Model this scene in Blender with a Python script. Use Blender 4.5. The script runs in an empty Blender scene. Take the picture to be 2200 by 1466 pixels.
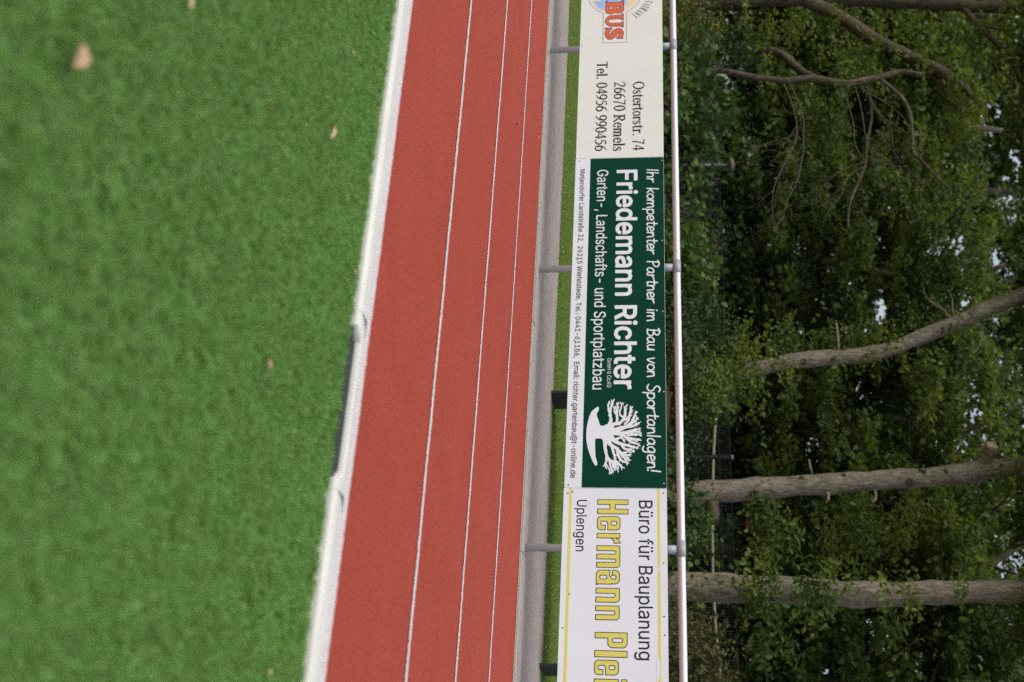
import bpy, math, random
import numpy as np
from mathutils import Vector, Matrix

sc = bpy.context.scene
COL = sc.collection
R = math.radians

# ------------------------------------------------------------------ camera
FPX, CAM_H, YAW, PITCH, ROLL = 2560.0, 1.0319, -0.51326, 0.12066, -0.00587
_cy, _sy, _cp, _sp = math.cos(YAW), math.sin(YAW), math.cos(PITCH), math.sin(PITCH)
FW = Vector((_sy*_cp, _cy*_cp, -_sp))
RT = Vector((_cy, -_sy, 0.0))
UP = RT.cross(FW)
R2 = RT*math.cos(ROLL) + UP*math.sin(ROLL)
U2 = -RT*math.sin(ROLL) + UP*math.cos(ROLL)
cam_d = bpy.data.cameras.new('camera')
cam = bpy.data.objects.new('camera', cam_d)
COL.objects.link(cam)
mx = Matrix((U2, -R2, -FW)).transposed().to_4x4()     # the camera was turned on its side
mx.translation = Vector((0, 0, CAM_H))
cam.matrix_world = mx
cam_d.sensor_fit = 'HORIZONTAL'
cam_d.sensor_width = 36.0
cam_d.lens = FPX/2200.0*36.0
cam_d.clip_start = 0.05
cam_d.clip_end = 1500.0
cam_d.dof.use_dof = True
cam_d.dof.focus_distance = 8.7
cam_d.dof.aperture_fstop = 1.85
sc.camera = cam

# ------------------------------------------------------------------ sky, sun, exposure
w = bpy.data.worlds.new("World")
sc.world = w
w.use_nodes = True
nt = w.node_tree
sky = nt.nodes.new('ShaderNodeTexSky')
sky.sky_type = 'NISHITA'
sky.sun_disc = False
SUN_EL, SUN_AZ = R(55), R(219)
sky.sun_elevation = SUN_EL
sky.sun_rotation = SUN_AZ
sky.air_density = 1.0
sky.dust_density = 4.0
sky.ozone_density = 1.0
hs = nt.nodes.new('ShaderNodeHueSaturation')          # thin cloud: the blue is washed out
hs.inputs['Saturation'].default_value = 0.5
bg = nt.nodes['Background']
nt.links.new(sky.outputs[0], hs.inputs['Color'])
nt.links.new(hs.outputs[0], bg.inputs['Color'])
bg.inputs['Strength'].default_value = 0.15
sl = bpy.data.lights.new('sun', 'SUN')
sl.energy = 0.8
sl.angle = R(100)
sl.color = (0.97, 1.0, 0.90)
so = bpy.data.objects.new('sun', sl)
COL.objects.link(so)
sdir = Vector((math.sin(SUN_AZ)*math.cos(SUN_EL), math.cos(SUN_AZ)*math.cos(SUN_EL), math.sin(SUN_EL)))
so.rotation_euler = sdir.to_track_quat('Z', 'Y').to_euler()
so.location = sdir*60
sc.view_settings.view_transform = 'Standard'
sc.view_settings.look = 'None'
sc.view_settings.exposure = 0.3
sc.view_settings.gamma = 1.0
sc.cycles.max_bounces = 7
sc.cycles.diffuse_bounces = 4
sc.cycles.glossy_bounces = 3
sc.cycles.transmission_bounces = 4
sc.cycles.use_denoising = False        # the denoiser smears turf fibres and leaves
sc.cycles.sample_clamp_indirect = 6.0

# ------------------------------------------------------------------ helpers
rng = np.random.default_rng(7)
random.seed(7)

def at(x, y, Y):
    """point of the plane Y that the photograph shows at column x, row y (2200 wide)"""
    d = FW*FPX + R2*(y-733) + U2*(x-1100)
    t = Y/d.y
    return Vector((0, 0, CAM_H)) + d*t

def onground(x, y, z=0.0):
    d = FW*FPX + R2*(y-733) + U2*(x-1100)
    t = (z-CAM_H)/d.z
    return Vector((0, 0, CAM_H)) + d*t

def project(P):
    d = P - np.array([0, 0, CAM_H])
    z = d @ np.array(FW)
    return 1100 + FPX*(d @ np.array(U2))/z, 733 + FPX*(d @ np.array(R2))/z, z

class MB:
    """collects shapes, then links them as one mesh object"""
    def __init__(s): s.v = []; s.f = []; s.m = []
    def add(s, vs, fs, mi=0):
        o = len(s.v)
        s.v += [tuple(v) for v in vs]
        s.f += [tuple(i+o for i in f) for f in fs]
        s.m += [mi]*len(fs)
        return s
    def box(s, a, b, mi=0):
        x0, y0, z0 = a; x1, y1, z1 = b
        return s.add([(x0,y0,z0),(x1,y0,z0),(x1,y1,z0),(x0,y1,z0),(x0,y0,z1),(x1,y0,z1),(x1,y1,z1),(x0,y1,z1)],
                     [(3,2,1,0),(4,5,6,7),(0,1,5,4),(1,2,6,5),(2,3,7,6),(3,0,4,7)], mi)
    def tube(s, pts, rad, n=10, cap=True, mi=0, jit=0.0):
        pts = [Vector(p) for p in pts]
        if not hasattr(rad, '__len__'): rad = [rad]*len(pts)
        ref = Vector((0.31, 0.9, 0.12)).normalized()
        vs = []
        for i, p in enumerate(pts):
            t = (pts[min(i+1, len(pts)-1)] - pts[max(i-1, 0)])
            t = t.normalized() if t.length > 1e-9 else Vector((0,0,1))
            a = ref - t*ref.dot(t)
            a = a.normalized() if a.length > 1e-4 else t.orthogonal().normalized()
            ref = a
            b = t.cross(a)
            for k in range(n):
                q = 2*math.pi*k/n
                rr = rad[i]*(1 + (random.uniform(-jit, jit) if jit else 0))
                vs.append(p + a*math.cos(q)*rr + b*math.sin(q)*rr)
        fs = []
        for i in range(len(pts)-1):
            for k in range(n):
                fs.append((i*n+k, i*n+(k+1) % n, (i+1)*n+(k+1) % n, (i+1)*n+k))
        if cap:
            fs.append(tuple(range(n-1, -1, -1)))
            fs.append(tuple((len(pts)-1)*n+k for k in range(n)))
        return s.add(vs, fs, mi)
    def lathe(s, base, prof, n=20, mi=0, axis=Vector((0,0,1))):
        """prof: (radius, height) pairs along axis from base"""
        base = Vector(base)
        a = axis.orthogonal().normalized(); b = axis.cross(a)
        vs = []
        for r, h in prof:
            for k in range(n):
                q = 2*math.pi*k/n
                vs.append(base + axis*h + a*math.cos(q)*r + b*math.sin(q)*r)
        fs = [(i*n+k, i*n+(k+1) % n, (i+1)*n+(k+1) % n, (i+1)*n+k) for i in range(len(prof)-1) for k in range(n)]
        fs.append(tuple(range(n-1, -1, -1))); fs.append(tuple((len(prof)-1)*n+k for k in range(n)))
        return s.add(vs, fs, mi)
    def build(s, name, mat, parent=None, smooth=False):
        me = bpy.data.meshes.new(name)
        me.from_pydata(s.v, [], s.f)
        return link(name, me, mat, parent, smooth, s.m)

def link(name, me, mat, parent=None, smooth=False, mis=None):
    o = bpy.data.objects.new(name, me)
    COL.objects.link(o)
    for m in (mat if isinstance(mat, (list, tuple)) else [mat]):
        me.materials.append(m)
    if mis is not None and any(mis):
        me.polygons.foreach_set('material_index', mis)
    if smooth:
        me.polygons.foreach_set('use_smooth', [True]*len(me.polygons))
    me.update()
    if parent is not None:
        o.parent = parent
        o.matrix_parent_inverse = Matrix.Translation(-parent.location)
    return o

def tag(o, label=None, cat=None, group=None, kind=None):
    if label: o['label'] = label
    if cat: o['category'] = cat
    if group: o['group'] = group
    if kind: o['kind'] = kind
    return o

def thing(name, loc, label, cat, group=None):
    o = bpy.data.objects.new(name, None)
    o.empty_display_size = 0.2
    COL.objects.link(o)
    o.location = loc
    return tag(o, label, cat, group)

def structure(name, mb, mat, smooth=False):
    return tag(mb.build(name, mat, None, smooth), kind='structure')

def spline(pts, step):
    """Catmull-Rom through tuples of any length, resampled"""
    P = np.array(pts, float)
    if len(P) < 2: return P
    out = []
    for i in range(len(P)-1):
        p0 = P[max(i-1, 0)]; p1 = P[i]; p2 = P[i+1]; p3 = P[min(i+2, len(P)-1)]
        n = max(1, int(round(np.linalg.norm((p2-p1)[:3])/step)))
        for k in range(n):
            t = k/n
            out.append(0.5*((2*p1)+(-p0+p2)*t+(2*p0-5*p1+4*p2-p3)*t*t+(-p0+3*p1-3*p2+p3)*t**3))
    out.append(P[-1])
    return np.array(out)

# ------------------------------------------------------------------ materials
def mat(name, col, rough=0.6, metal=0.0, spec=0.4):
    m = bpy.data.materials.new(name); m.use_nodes = True
    b = m.node_tree.nodes['Principled BSDF']
    b.inputs['Base Color'].default_value = (*col, 1)
    b.inputs['Roughness'].default_value = rough
    b.inputs['Metallic'].default_value = metal
    b.inputs['Specular IOR Level'].default_value = spec
    return m

class N:
    """small node-building shorthand"""
    def __init__(s, m):
        s.m = m; s.t = m.node_tree; s.b = s.t.nodes['Principled BSDF']
    def n(s, typ, **kw):
        x = s.t.nodes.new(typ)
        for k, v in kw.items():
            if k in x.inputs: x.inputs[k].default_value = v
            else: setattr(x, k, v)
        return x
    def l(s, a, b): s.t.links.new(a, b)
    def coords(s, scale=(1,1,1)):
        tc = s.n('ShaderNodeTexCoord'); mp = s.n('ShaderNodeMapping')
        mp.inputs['Scale'].default_value = scale
        s.l(tc.outputs['Object'], mp.inputs['Vector'])
        return mp.outputs['Vector']
    def noise(s, scale, detail=4, rough=0.55, vec=None):
        x = s.n('ShaderNodeTexNoise')
        x.inputs['Scale'].default_value = scale; x.inputs['Detail'].default_value = detail
        x.inputs['Roughness'].default_value = rough
        if vec is not None: s.l(vec, x.inputs['Vector'])
        return x.outputs['Fac']
    def ramp(s, fac, stops):
        x = s.n('ShaderNodeValToRGB')
        e = x.color_ramp.elements
        while len(e) < len(stops): e.new(0.5)
        for el, (p, c) in zip(e, stops):
            el.position = p; el.color = (*c, 1) if len(c) == 3 else c
        s.l(fac, x.inputs['Fac'])
        return x.outputs['Color']
    def mix(s, fac, a, b, mode='MIX'):
        x = s.n('ShaderNodeMix', data_type='RGBA', blend_type=mode)
        if isinstance(fac, (int, float)): x.inputs[0].default_value = fac
        else: s.l(fac, x.inputs[0])
        for sock, v in ((x.inputs[6], a), (x.inputs[7], b)):
            if isinstance(v, tuple): sock.default_value = (*v, 1)
            else: s.l(v, sock)
        return x.outputs[2]
    def color(s, c): s.l(c, s.b.inputs['Base Color'])
    def bump(s, h, strength=0.4, dist=0.01):
        x = s.n('ShaderNodeBump')
        x.inputs['Strength'].default_value = strength; x.inputs['Distance'].default_value = dist
        s.l(h, x.inputs['Height']); s.l(x.outputs['Normal'], s.b.inputs['Normal'])

def leaf_mat(name, cols, trans=0.4, rough=0.5, spec=0.3, clump=0.0):
    """leaf colours run over cols at random from leaf to leaf, with some change from tree to tree"""
    m = mat(name, cols[0], rough, 0, spec); n = N(m)
    g = n.n('ShaderNodeNewGeometry')
    st = [(i/(len(cols)-1), c) for i, c in enumerate(cols)]
    if clump:
        nz = n.noise(clump, 2, 0.5, n.coords())
        ml = n.n('ShaderNodeMath', operation='MULTIPLY_ADD'); n.l(nz, ml.inputs[0]); ml.inputs[1].default_value = 2.4; ml.inputs[2].default_value = -1.0
        ad = n.n('ShaderNodeMath', operation='MULTIPLY_ADD'); n.l(g.outputs['Random Per Island'], ad.inputs[0]); ad.inputs[1].default_value = 0.7; n.l(ml.outputs[0], ad.inputs[2])
        c = n.ramp(ad.outputs[0], st)
    else:
        c = n.ramp(g.outputs['Random Per Island'], st)
    n.color(c)
    tr = n.n('ShaderNodeBsdfTranslucent')
    tc = n.mix(1.0, c, (1.0, 1.0, 0.55), 'MULTIPLY')
    n.l(tc, tr.inputs['Color'])
    mx_ = n.n('ShaderNodeMixShader')
    mx_.inputs[0].default_value = trans
    n.l(n.b.outputs[0], mx_.inputs[1]); n.l(tr.outputs[0], mx_.inputs[2])
    n.l(mx_.outputs[0], n.t.nodes['Material Output'].inputs['Surface'])
    return m

M = {}
def make_materials():
    m = M['turf_base'] = mat('turf_base', (0.06,0.12,0.035), 0.9, 0, 0.1); n = N(m)
    n.color(n.ramp(n.noise(55, 6), [(0.3,(0.09,0.19,0.05)),(0.7,(0.16,0.29,0.09))]))
    M['turf_blade'] = leaf_mat('turf_blade', [(0.138,0.285,0.062),(0.180,0.36,0.082),(0.204,0.385,0.088),(0.30,0.47,0.17)], 0.36, 0.5, 0.35)
    m = M['track'] = mat('track', (0.33,0.06,0.045), 0.85, 0, 0.25); n = N(m)
    v = n.coords()
    a = n.ramp(n.noise(62, 6, 0.85, v), [(0.34,(0.235,0.033,0.0195)),(0.5,(0.34,0.0485,0.0285)),(0.66,(0.46,0.081,0.046))])
    big = n.ramp(n.noise(2.6, 8, 0.7, v), [(0.3,(0.90,0.90,0.92)),(0.7,(1.06,1.05,1.03))])
    n.color(n.mix(1.0, a, big, 'MULTIPLY'))
    n.bump(n.noise(230, 3, 0.7, v), 0.6, 0.004)
    m = M['track_paint'] = mat('track_paint', (0.72,0.70,0.69), 0.8); n = N(m)
    v = n.coords()
    n.color(n.ramp(n.noise(150, 4, 0.75, v), [(0.36,(0.40,0.15,0.12)),(0.45,(0.58,0.52,0.52)),(0.58,(0.68,0.66,0.67)),(1,(0.76,0.75,0.77))]))
    n.bump(n.noise(230, 3, 0.7, v), 0.5, 0.004)
    m = M['cream_polymer'] = mat('cream_polymer', (0.76,0.73,0.67), 0.55); n = N(m)
    v = n.coords((0.6, 4, 1))
    n.color(n.ramp(n.noise(6, 5, 0.6, v), [(0.3,(0.58,0.56,0.51)),(0.7,(0.70,0.685,0.635))]))
    M['grate'] = mat('grate', (0.055,0.058,0.068), 0.55)
    m = M['concrete'] = mat('concrete', (0.42,0.38,0.34), 0.85); n = N(m)
    n.color(n.ramp(n.noise(30, 6, 0.65), [(0.3,(0.25,0.225,0.19)),(0.7,(0.42,0.385,0.335))]))
    n.bump(n.noise(160, 4), 0.4, 0.003)
    m = M['path'] = mat('path', (0.25,0.21,0.21), 0.9, 0, 0.2); n = N(m)
    v = n.coords((0.25, 7, 1)); v2 = n.coords((1, 6, 1)); v3 = n.coords()
    a = n.ramp(n.noise(5, 6, 0.6, v), [(0.3,(0.255,0.212,0.195)),(0.5,(0.35,0.302,0.283)),(0.7,(0.45,0.395,0.372))])
    sp = n.ramp(n.noise(140, 5, 0.8, v3), [(0.3,(0.70,0.70,0.70)),(0.7,(1.25,1.25,1.25))])
    a = n.mix(1.0, a, sp, 'MULTIPLY')
    dirt = n.ramp(n.noise(9, 3, 0.5, v2), [(0.57,(0,0,0)),(0.64,(1,1,1))])
    a = n.mix(n.mix(1.0, dirt, (0.6,0.6,0.6), 'MULTIPLY'), a, (0.12,0.095,0.06))
    n.color(a); n.bump(n.noise(320, 2, 0.6, v3), 0.35, 0.003)
    m = M['lawn_base'] = mat('lawn_base', (0.05,0.10,0.02), 0.95, 0, 0.1); n = N(m)
    n.color(n.ramp(n.noise(14, 6), [(0.3,(0.03,0.07,0.012)),(0.6,(0.07,0.13,0.02)),(0.8,(0.12,0.14,0.04))]))
    M['lawn_blade'] = leaf_mat('lawn_blade', [(0.13,0.26,0.045),(0.18,0.33,0.06),(0.22,0.36,0.068),(0.30,0.36,0.10),(0.45,0.39,0.20)], 0.42)
    m = M['soil'] = mat('soil', (0.10,0.07,0.04), 0.95, 0, 0.1); n = N(m)
    n.color(n.ramp(n.noise(7, 8, 0.7), [(0.3,(0.045,0.034,0.02)),(0.5,(0.10,0.072,0.042)),(0.62,(0.16,0.105,0.06)),(0.75,(0.06,0.08,0.025))]))
    n.bump(n.noise(22, 6, 0.7), 0.8, 0.05)
    m = M['aluminium'] = mat('aluminium', (0.60,0.605,0.64), 0.38, 0.3); n = N(m)
    v = n.coords((0.8, 40, 40))
    n.l(n.ramp(n.noise(7, 4, 0.6, v), [(0.3,(0.31,)*3),(0.7,(0.42,)*3)]), n.b.inputs['Roughness'])
    m = M['galvanised'] = mat('galvanised', (0.30,0.33,0.37), 0.5, 0.2); n = N(m)
    n.color(n.ramp(n.noise(40, 4, 0.6), [(0.3,(0.29,0.32,0.36)),(0.7,(0.37,0.40,0.44))]))
    m = M['steel_post'] = mat('steel_post', (0.5,0.5,0.53), 0.35, 0.3); n = N(m)
    n.color(n.ramp(n.noise(30, 5, 0.65), [(0.3,(0.46,0.47,0.49)),(0.7,(0.56,0.57,0.59))]))
    def panel(key, col, dirt):
        m = M[key] = mat(key, col, 0.35, 0, 0.08); n = N(m)
        v = n.coords((1, 1, 0.5))
        n.color(n.ramp(n.noise(2.2, 7, 0.65, v), [(0.28, tuple(c*dirt for c in col)),(0.6, col)]))
    panel('cream_board', (0.725,0.79,0.73), 0.94)
    panel('white_board', (0.72,0.785,0.845), 0.95)
    panel('green_board', (0.0012,0.047,0.028), 0.86)
    M['board_edge'] = mat('board_edge', (0.5,0.5,0.52), 0.5)
    M['ink_black'] = mat('ink_black', (0.008,0.007,0.011), 0.5)
    M['ink_grey'] = mat('ink_grey', (0.045,0.048,0.055), 0.5)
    M['ink_navy'] = mat('ink_navy', (0.012,0.010,0.028), 0.5)
    M['ink_white'] = mat('ink_white', (0.72,0.78,0.84), 0.45, 0, 0.1)
    M['ink_yellow'] = mat('ink_yellow', (0.66,0.63,0.13), 0.45)
    M['ink_olive'] = mat('ink_olive', (0.06,0.058,0.03), 0.5)
    M['ink_orange'] = mat('ink_orange', (0.72,0.16,0.045), 0.45)
    M['ink_red'] = mat('ink_red', (0.42,0.06,0.03), 0.45)
    M['ink_purple'] = mat('ink_purple', (0.06,0.012,0.10), 0.45)
    M['ink_brown'] = mat('ink_brown', (0.30,0.22,0.14), 0.5)
    M['ink_cream'] = mat('ink_cream', (0.74,0.78,0.74), 0.45, 0, .1)
    m = M['ink_sky'] = mat('ink_sky', (0.3,0.5,0.8), 0.45); n = N(m)
    n.color(n.ramp(n.noise(9, 1, 0.4, n.coords()), [(0.47,(0.30,0.50,0.80)),(0.55,(0.72,0.66,0.50)),(0.62,(0.76,0.66,0.40))]))
    M['screw'] = mat('screw', (0.10,0.095,0.09), 0.45, 0.5)
    M['screw_pale'] = mat('screw_pale', (0.62,0.60,0.55), 0.4, 0.4)
    m = M['anthracite'] = mat('anthracite', (0.026,0.029,0.033), 0.5); n = N(m)
    n.color(n.ramp(n.noise(12, 5), [(0.3,(0.022,0.025,0.029)),(0.7,(0.031,0.034,0.038))]))
    def bark(key, cols, sc_=1.0):
        m = M[key] = mat(key, cols[1], 0.9, 0, 0.15); n = N(m)
        v = n.coords((1, 1, 0.28))
        f = n.noise(26*sc_, 7, 0.68, v)
        c = n.ramp(f, [(0.36, cols[0]), (0.5, cols[1]), (0.64, cols[2])])
        vo = n.n('ShaderNodeTexVoronoi', feature='DISTANCE_TO_EDGE'); vo.inputs['Scale'].default_value = 30*sc_; n.l(v, vo.inputs['Vector'])
        c = n.mix(1.0, c, n.ramp(vo.outputs['Distance'], [(0.0,(0.70,0.69,0.67)),(0.12,(1.02,1.02,1.01))]), 'MULTIPLY')
        big = n.ramp(n.noise(1.6, 4, 0.6), [(0.35,(0.8,0.82,0.76)),(0.65,(1.1,1.06,1.04))])
        n.color(n.mix(1.0, c, big, 'MULTIPLY'))
        n.bump(f, 0.9, 0.03)
    bark('oak_bark', [(0.15,0.122,0.098),(0.285,0.242,0.202),(0.42,0.365,0.31)])
    bark('dark_bark', [(0.055,0.043,0.033),(0.125,0.102,0.078),(0.20,0.168,0.132)])  # darker bark; on the two left front oaks it paints in shade
    bark('twig_bark', [(0.08,0.066,0.05),(0.15,0.125,0.098),(0.21,0.18,0.145)], 2)
    m = M['cut_wood'] = mat('cut_wood', (0.5,0.34,0.18), 0.8); n = N(m)
    n.color(n.ramp(n.noise(18, 5), [(0.3,(0.38,0.25,0.12)),(0.7,(0.62,0.44,0.25))]))
    M['fence_wire'] = mat('fence_wire', (0.032,0.036,0.042), 0.5, 0.3)
    M['fence_post'] = mat('fence_post', (0.02,0.026,0.04), 0.45, 0.2)
    M['pale_cap'] = mat('pale_cap', (0.5,0.5,0.48), 0.5)
    M['pale_pipe'] = mat('pale_pipe', (0.62,0.56,0.36), 0.6)
    M['grey_wood'] = mat('grey_wood', (0.28,0.25,0.2), 0.85)
    M['lamp_metal'] = mat('lamp_metal', (0.3,0.31,0.33), 0.5, 0.5)
    M['lamp_shade'] = mat('lamp_shade', (0.17,0.165,0.135), 0.7)
    M['oak_leaf'] = leaf_mat('oak_leaf', [(0.058,0.098,0.034),(0.082,0.135,0.038),(0.122,0.178,0.042),(0.205,0.25,0.052)], 0.45, clump=0.9)
    M['oak_leaf_light'] = leaf_mat('oak_leaf_light', [(0.08,0.135,0.036),(0.13,0.19,0.042),(0.215,0.26,0.052)], 0.48, clump=0.9)
    M['oak_leaf_dark'] = leaf_mat('oak_leaf_dark', [(0.054,0.096,0.040),(0.077,0.128,0.042),(0.122,0.175,0.046)], 0.4, clump=0.7)
    M['maple_leaf'] = leaf_mat('maple_leaf', [(0.035,0.076,0.022),(0.052,0.104,0.027),(0.078,0.134,0.032)], 0.4)
    M['bright_leaf'] = leaf_mat('bright_leaf', [(0.06,0.125,0.028),(0.09,0.16,0.034),(0.135,0.195,0.04)], 0.4)
    M['blue_leaf'] = leaf_mat('blue_leaf', [(0.03,0.065,0.03),(0.045,0.085,0.036),(0.065,0.10,0.038)], 0.35)
    M['olive_leaf'] = leaf_mat('olive_leaf', [(0.07,0.085,0.028),(0.10,0.105,0.035),(0.13,0.10,0.035),(0.07,0.10,0.03)], 0.35)
    M['yellow_leaf'] = leaf_mat('yellow_leaf', [(0.06,0.11,0.025),(0.085,0.14,0.028),(0.11,0.16,0.03),(0.14,0.17,0.03),(0.40,0.27,0.03)], 0.4)
    M['fallen_leaf'] = mat('fallen_leaf', (0.43,0.28,0.165), 0.7)
    M['fallen_leaf_pale'] = mat('fallen_leaf_pale', (0.5,0.38,0.22), 0.7)
    M['fallen_leaf_olive'] = mat('fallen_leaf_olive', (0.2,0.15,0.04), 0.7)
    M['red_petal'] = mat('red_petal', (0.5,0.06,0.06), 0.6)
make_materials()

# ------------------------------------------------------------------ ground and sport surfaces
PROFILE = [(-150,-.06),(10.45,-.06),(10.60,-.02),(12.2,-.01),(12.9,.08),(14.2,.55),(16.0,1.08),(17.5,1.18),(20.0,1.05),(23,.8),(30,.8),(60,2.0),(120,5),(400,22)]
def gz(y):
    return float(np.interp(y, [p[0] for p in PROFILE], [p[1] for p in PROFILE]))

def ground():
    ys = [-150,-40,0,5,10.45,10.6,11.4,12.2,12.55,12.9,13.3,13.8,14.2,14.8,15.4,16,16.7,17.5,18.3,19.2,20,21.5,23,26,30,45,60,120,400]
    xs = [-300,-120,-60,-40]+list(np.arange(-30,16,1.0))+[20,40,100,300]
    mb = MB(); vs = []; nx = len(xs)
    for y in ys:
        for x in xs:
            b = 0.10*math.sin(x*0.9+y*1.7)+0.07*math.sin(x*2.1-y*0.8) if y > 13 else 0
            vs.append((x, y, gz(y)+b*min(1, max(0, (y-13)/2))))
    fs = [(j*nx+i, j*nx+i+1, (j+1)*nx+i+1, (j+1)*nx+i) for j in range(len(ys)-1) for i in range(nx-1)]
    mb.add(vs, fs)
    structure('ground', mb, M['soil'], True)

def sheet(name, x0, x1, y0, y1, z, m, sx=1, sy=1):
    xs = np.linspace(x0, x1, sx+1); ys = np.linspace(y0, y1, sy+1)
    mb = MB()
    vs = [(x, y, z) for y in ys for x in xs]
    fs = [(j*(sx+1)+i, j*(sx+1)+i+1, (j+1)*(sx+1)+i+1, (j+1)*(sx+1)+i) for j in range(sy) for i in range(sx)]
    mb.add(vs, fs)
    return structure(name, mb, m)

XL, XR = -70.0, 50.0
Y_RED = 3.655
ground()
sheet('turf', XL, XR, -60, 3.43, -0.008, M['turf_base'])
sheet('running_track', XL, XR, 3.56, 8.545, 0.0, M['track'])
def lane_line(yc, wdt, x0=-22.0, x1=8.0, step=0.012, rag=0.004):
    n = int((x1-x0)/step)
    xs = np.linspace(x0, x1, n+1)
    def edge(s):
        e = rng.normal(0, rag*0.6, n+1)+rag*0.7*np.sin(xs*7.3+s)*np.sin(xs*2.9+s)
        return e
    a = yc-wdt/2+edge(1.0); b = yc+wdt/2+edge(4.0)
    mb = MB()
    vs = [(x, y, 0.004) for x, y in zip(xs, a)]+[(x, y, 0.004) for x, y in zip(xs, b)]
    mb.add(vs, [(i, i+1, n+2+i, n+1+i) for i in range(n)])
    mb.add([(XL,yc-wdt/2,.004),(x0,yc-wdt/2,.004),(x0,yc+wdt/2,.004),(XL,yc+wdt/2,.004)], [(0,1,2,3)])
    mb.add([(x1,yc-wdt/2,.004),(XR,yc-wdt/2,.004),(XR,yc+wdt/2,.004),(x1,yc+wdt/2,.004)], [(0,1,2,3)])
    structure('lane_marking', mb, M['track_paint'])
lane_line(3.617, 0.078, rag=0.003)
for k in (1, 2, 3):
    lane_line(3.645+1.22*k-0.005, 0.043, rag=0.0055)
lane_line(8.528, 0.022, rag=0.003)

def extr_x(prof, xs):
    """profile (y,z) list swept along x stations"""
    mb = MB(); n = len(prof)
    vs = [(x, y, z) for x in xs for y, z in prof]
    fs = [(i*n+k, (i+1)*n+k, (i+1)*n+k+1, i*n+k+1) for i in range(len(xs)-1) for k in range(n-1)]
    mb.add(vs, fs)
    mb.add([(xs[0], y, z) for y, z in prof], [tuple(range(n))])
    mb.add([(xs[-1], y, z) for y, z in prof], [tuple(range(n-1, -1, -1))])
    return mb
# concrete edging between track and path: individual kerb stones are laid end to end
xs0 = -26.0
kb = MB()
while xs0 < 12:
    dz = random.uniform(-.003, .003)
    kb2 = extr_x([(8.553,-.1),(8.553,.012+dz),(8.558,.017+dz),(8.632,.017+dz),(8.638,.010+dz),(8.638,-.1)], [xs0, xs0+0.994])
    kb.add(kb2.v, kb2.f)
    xs0 += 1.0
structure('kerb', kb, M['concrete'])
# asphalt path with a slightly wavy far edge
nx = 240
xs = np.linspace(-40, 15, nx+1)
mb = MB()
ya = np.full(nx+1, 8.66)
yb = 10.62+0.03*np.sin(xs*1.3)+0.02*np.sin(xs*3.7+1)+rng.normal(0, .006, nx+1)
vs = [(x, y, 0.0) for x, y in zip(xs, ya)]+[(x, y, 0.004) for x, y in zip(xs, yb)]
mb.add(vs, [(i, i+1, nx+2+i, nx+1+i) for i in range(nx)])
mb.add([(x, y, 0.004) for x, y in zip(xs, yb)]+[(x, y+.015, -.055) for x, y in zip(xs, yb)], [(i, i+1, nx+2+i, nx+1+i) for i in range(nx)])
structure('path', mb, M['path'])
mb = MB()
mb.box((-40, 8.638, -0.06), (15, 8.66, -0.008))
structure('kerb_joint', mb, M['soil'])
# lawn sheet
nx, ny = 120, 8
xs = np.linspace(-40, 15, nx+1); ys = np.linspace(10.6, 12.9, ny+1)
mb = MB()
mb.add([(x, y, gz(y)+0.012+0.012*math.sin(x*2.3+y*3)) for y in ys for x in xs],
       [(j*(nx+1)+i, j*(nx+1)+i+1, (j+1)*(nx+1)+i+1, (j+1)*(nx+1)+i) for j in range(ny) for i in range(nx)])
structure('lawn', mb, M['lawn_base'], True)

def grass(name, P, h, wd, lean, m, label, la=None, lm=None, hs=None):
    """one mesh of bent blades: quad + tip triangle each"""
    n = len(P)
    az = rng.uniform(0, 2*np.pi, n)
    side = np.stack([np.cos(az), np.sin(az), np.zeros(n)], 1)
    if la is None: la = rng.uniform(0, 2*np.pi, n); lm = np.abs(rng.normal(0, lean, n))
    ld = np.stack([np.cos(la)*lm, np.sin(la)*lm, np.zeros(n)], 1)
    hh = (h*rng.uniform(0.6, 1.15, n)*(hs if hs is not None else 1))[:, None]
    upv = np.array([0, 0, 1.0])
    ww = (wd*rng.uniform(0.7, 1.2, n))[:, None]
    b0 = P-side*ww*.5; b1 = P+side*ww*.5
    mid = P+ld*hh*.4+upv*hh*.55
    m0 = mid-side*ww*.42; m1 = mid+side*ww*.42
    tip = P+ld*hh*1.1+upv*hh*(1-0.25*np.minimum(lm, 2))[:, None]
    V = np.stack([b0, b1, m0, m1, tip], 1).reshape(-1, 3)
    base = np.arange(n)*5
    loops = np.stack([base, base+1, base+3, base+2, base+2, base+3, base+4], 1).ravel()
    me = bpy.data.meshes.new(name)
    me.vertices.add(len(V)); me.vertices.foreach_set('co', V.ravel())
    me.loops.add(len(loops)); me.loops.foreach_set('vertex_index', loops.astype(np.int32))
    tot = np.tile([4, 3], n).astype(np.int32)
    st = np.concatenate([[0], np.cumsum(tot)[:-1]]).astype(np.int32)
    me.polygons.add(2*n); me.polygons.foreach_set('loop_start', st); me.polygons.foreach_set('loop_total', tot)
    me.validate()
    o = link(name, me, m)
    return tag(o, label, kind='stuff')

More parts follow.
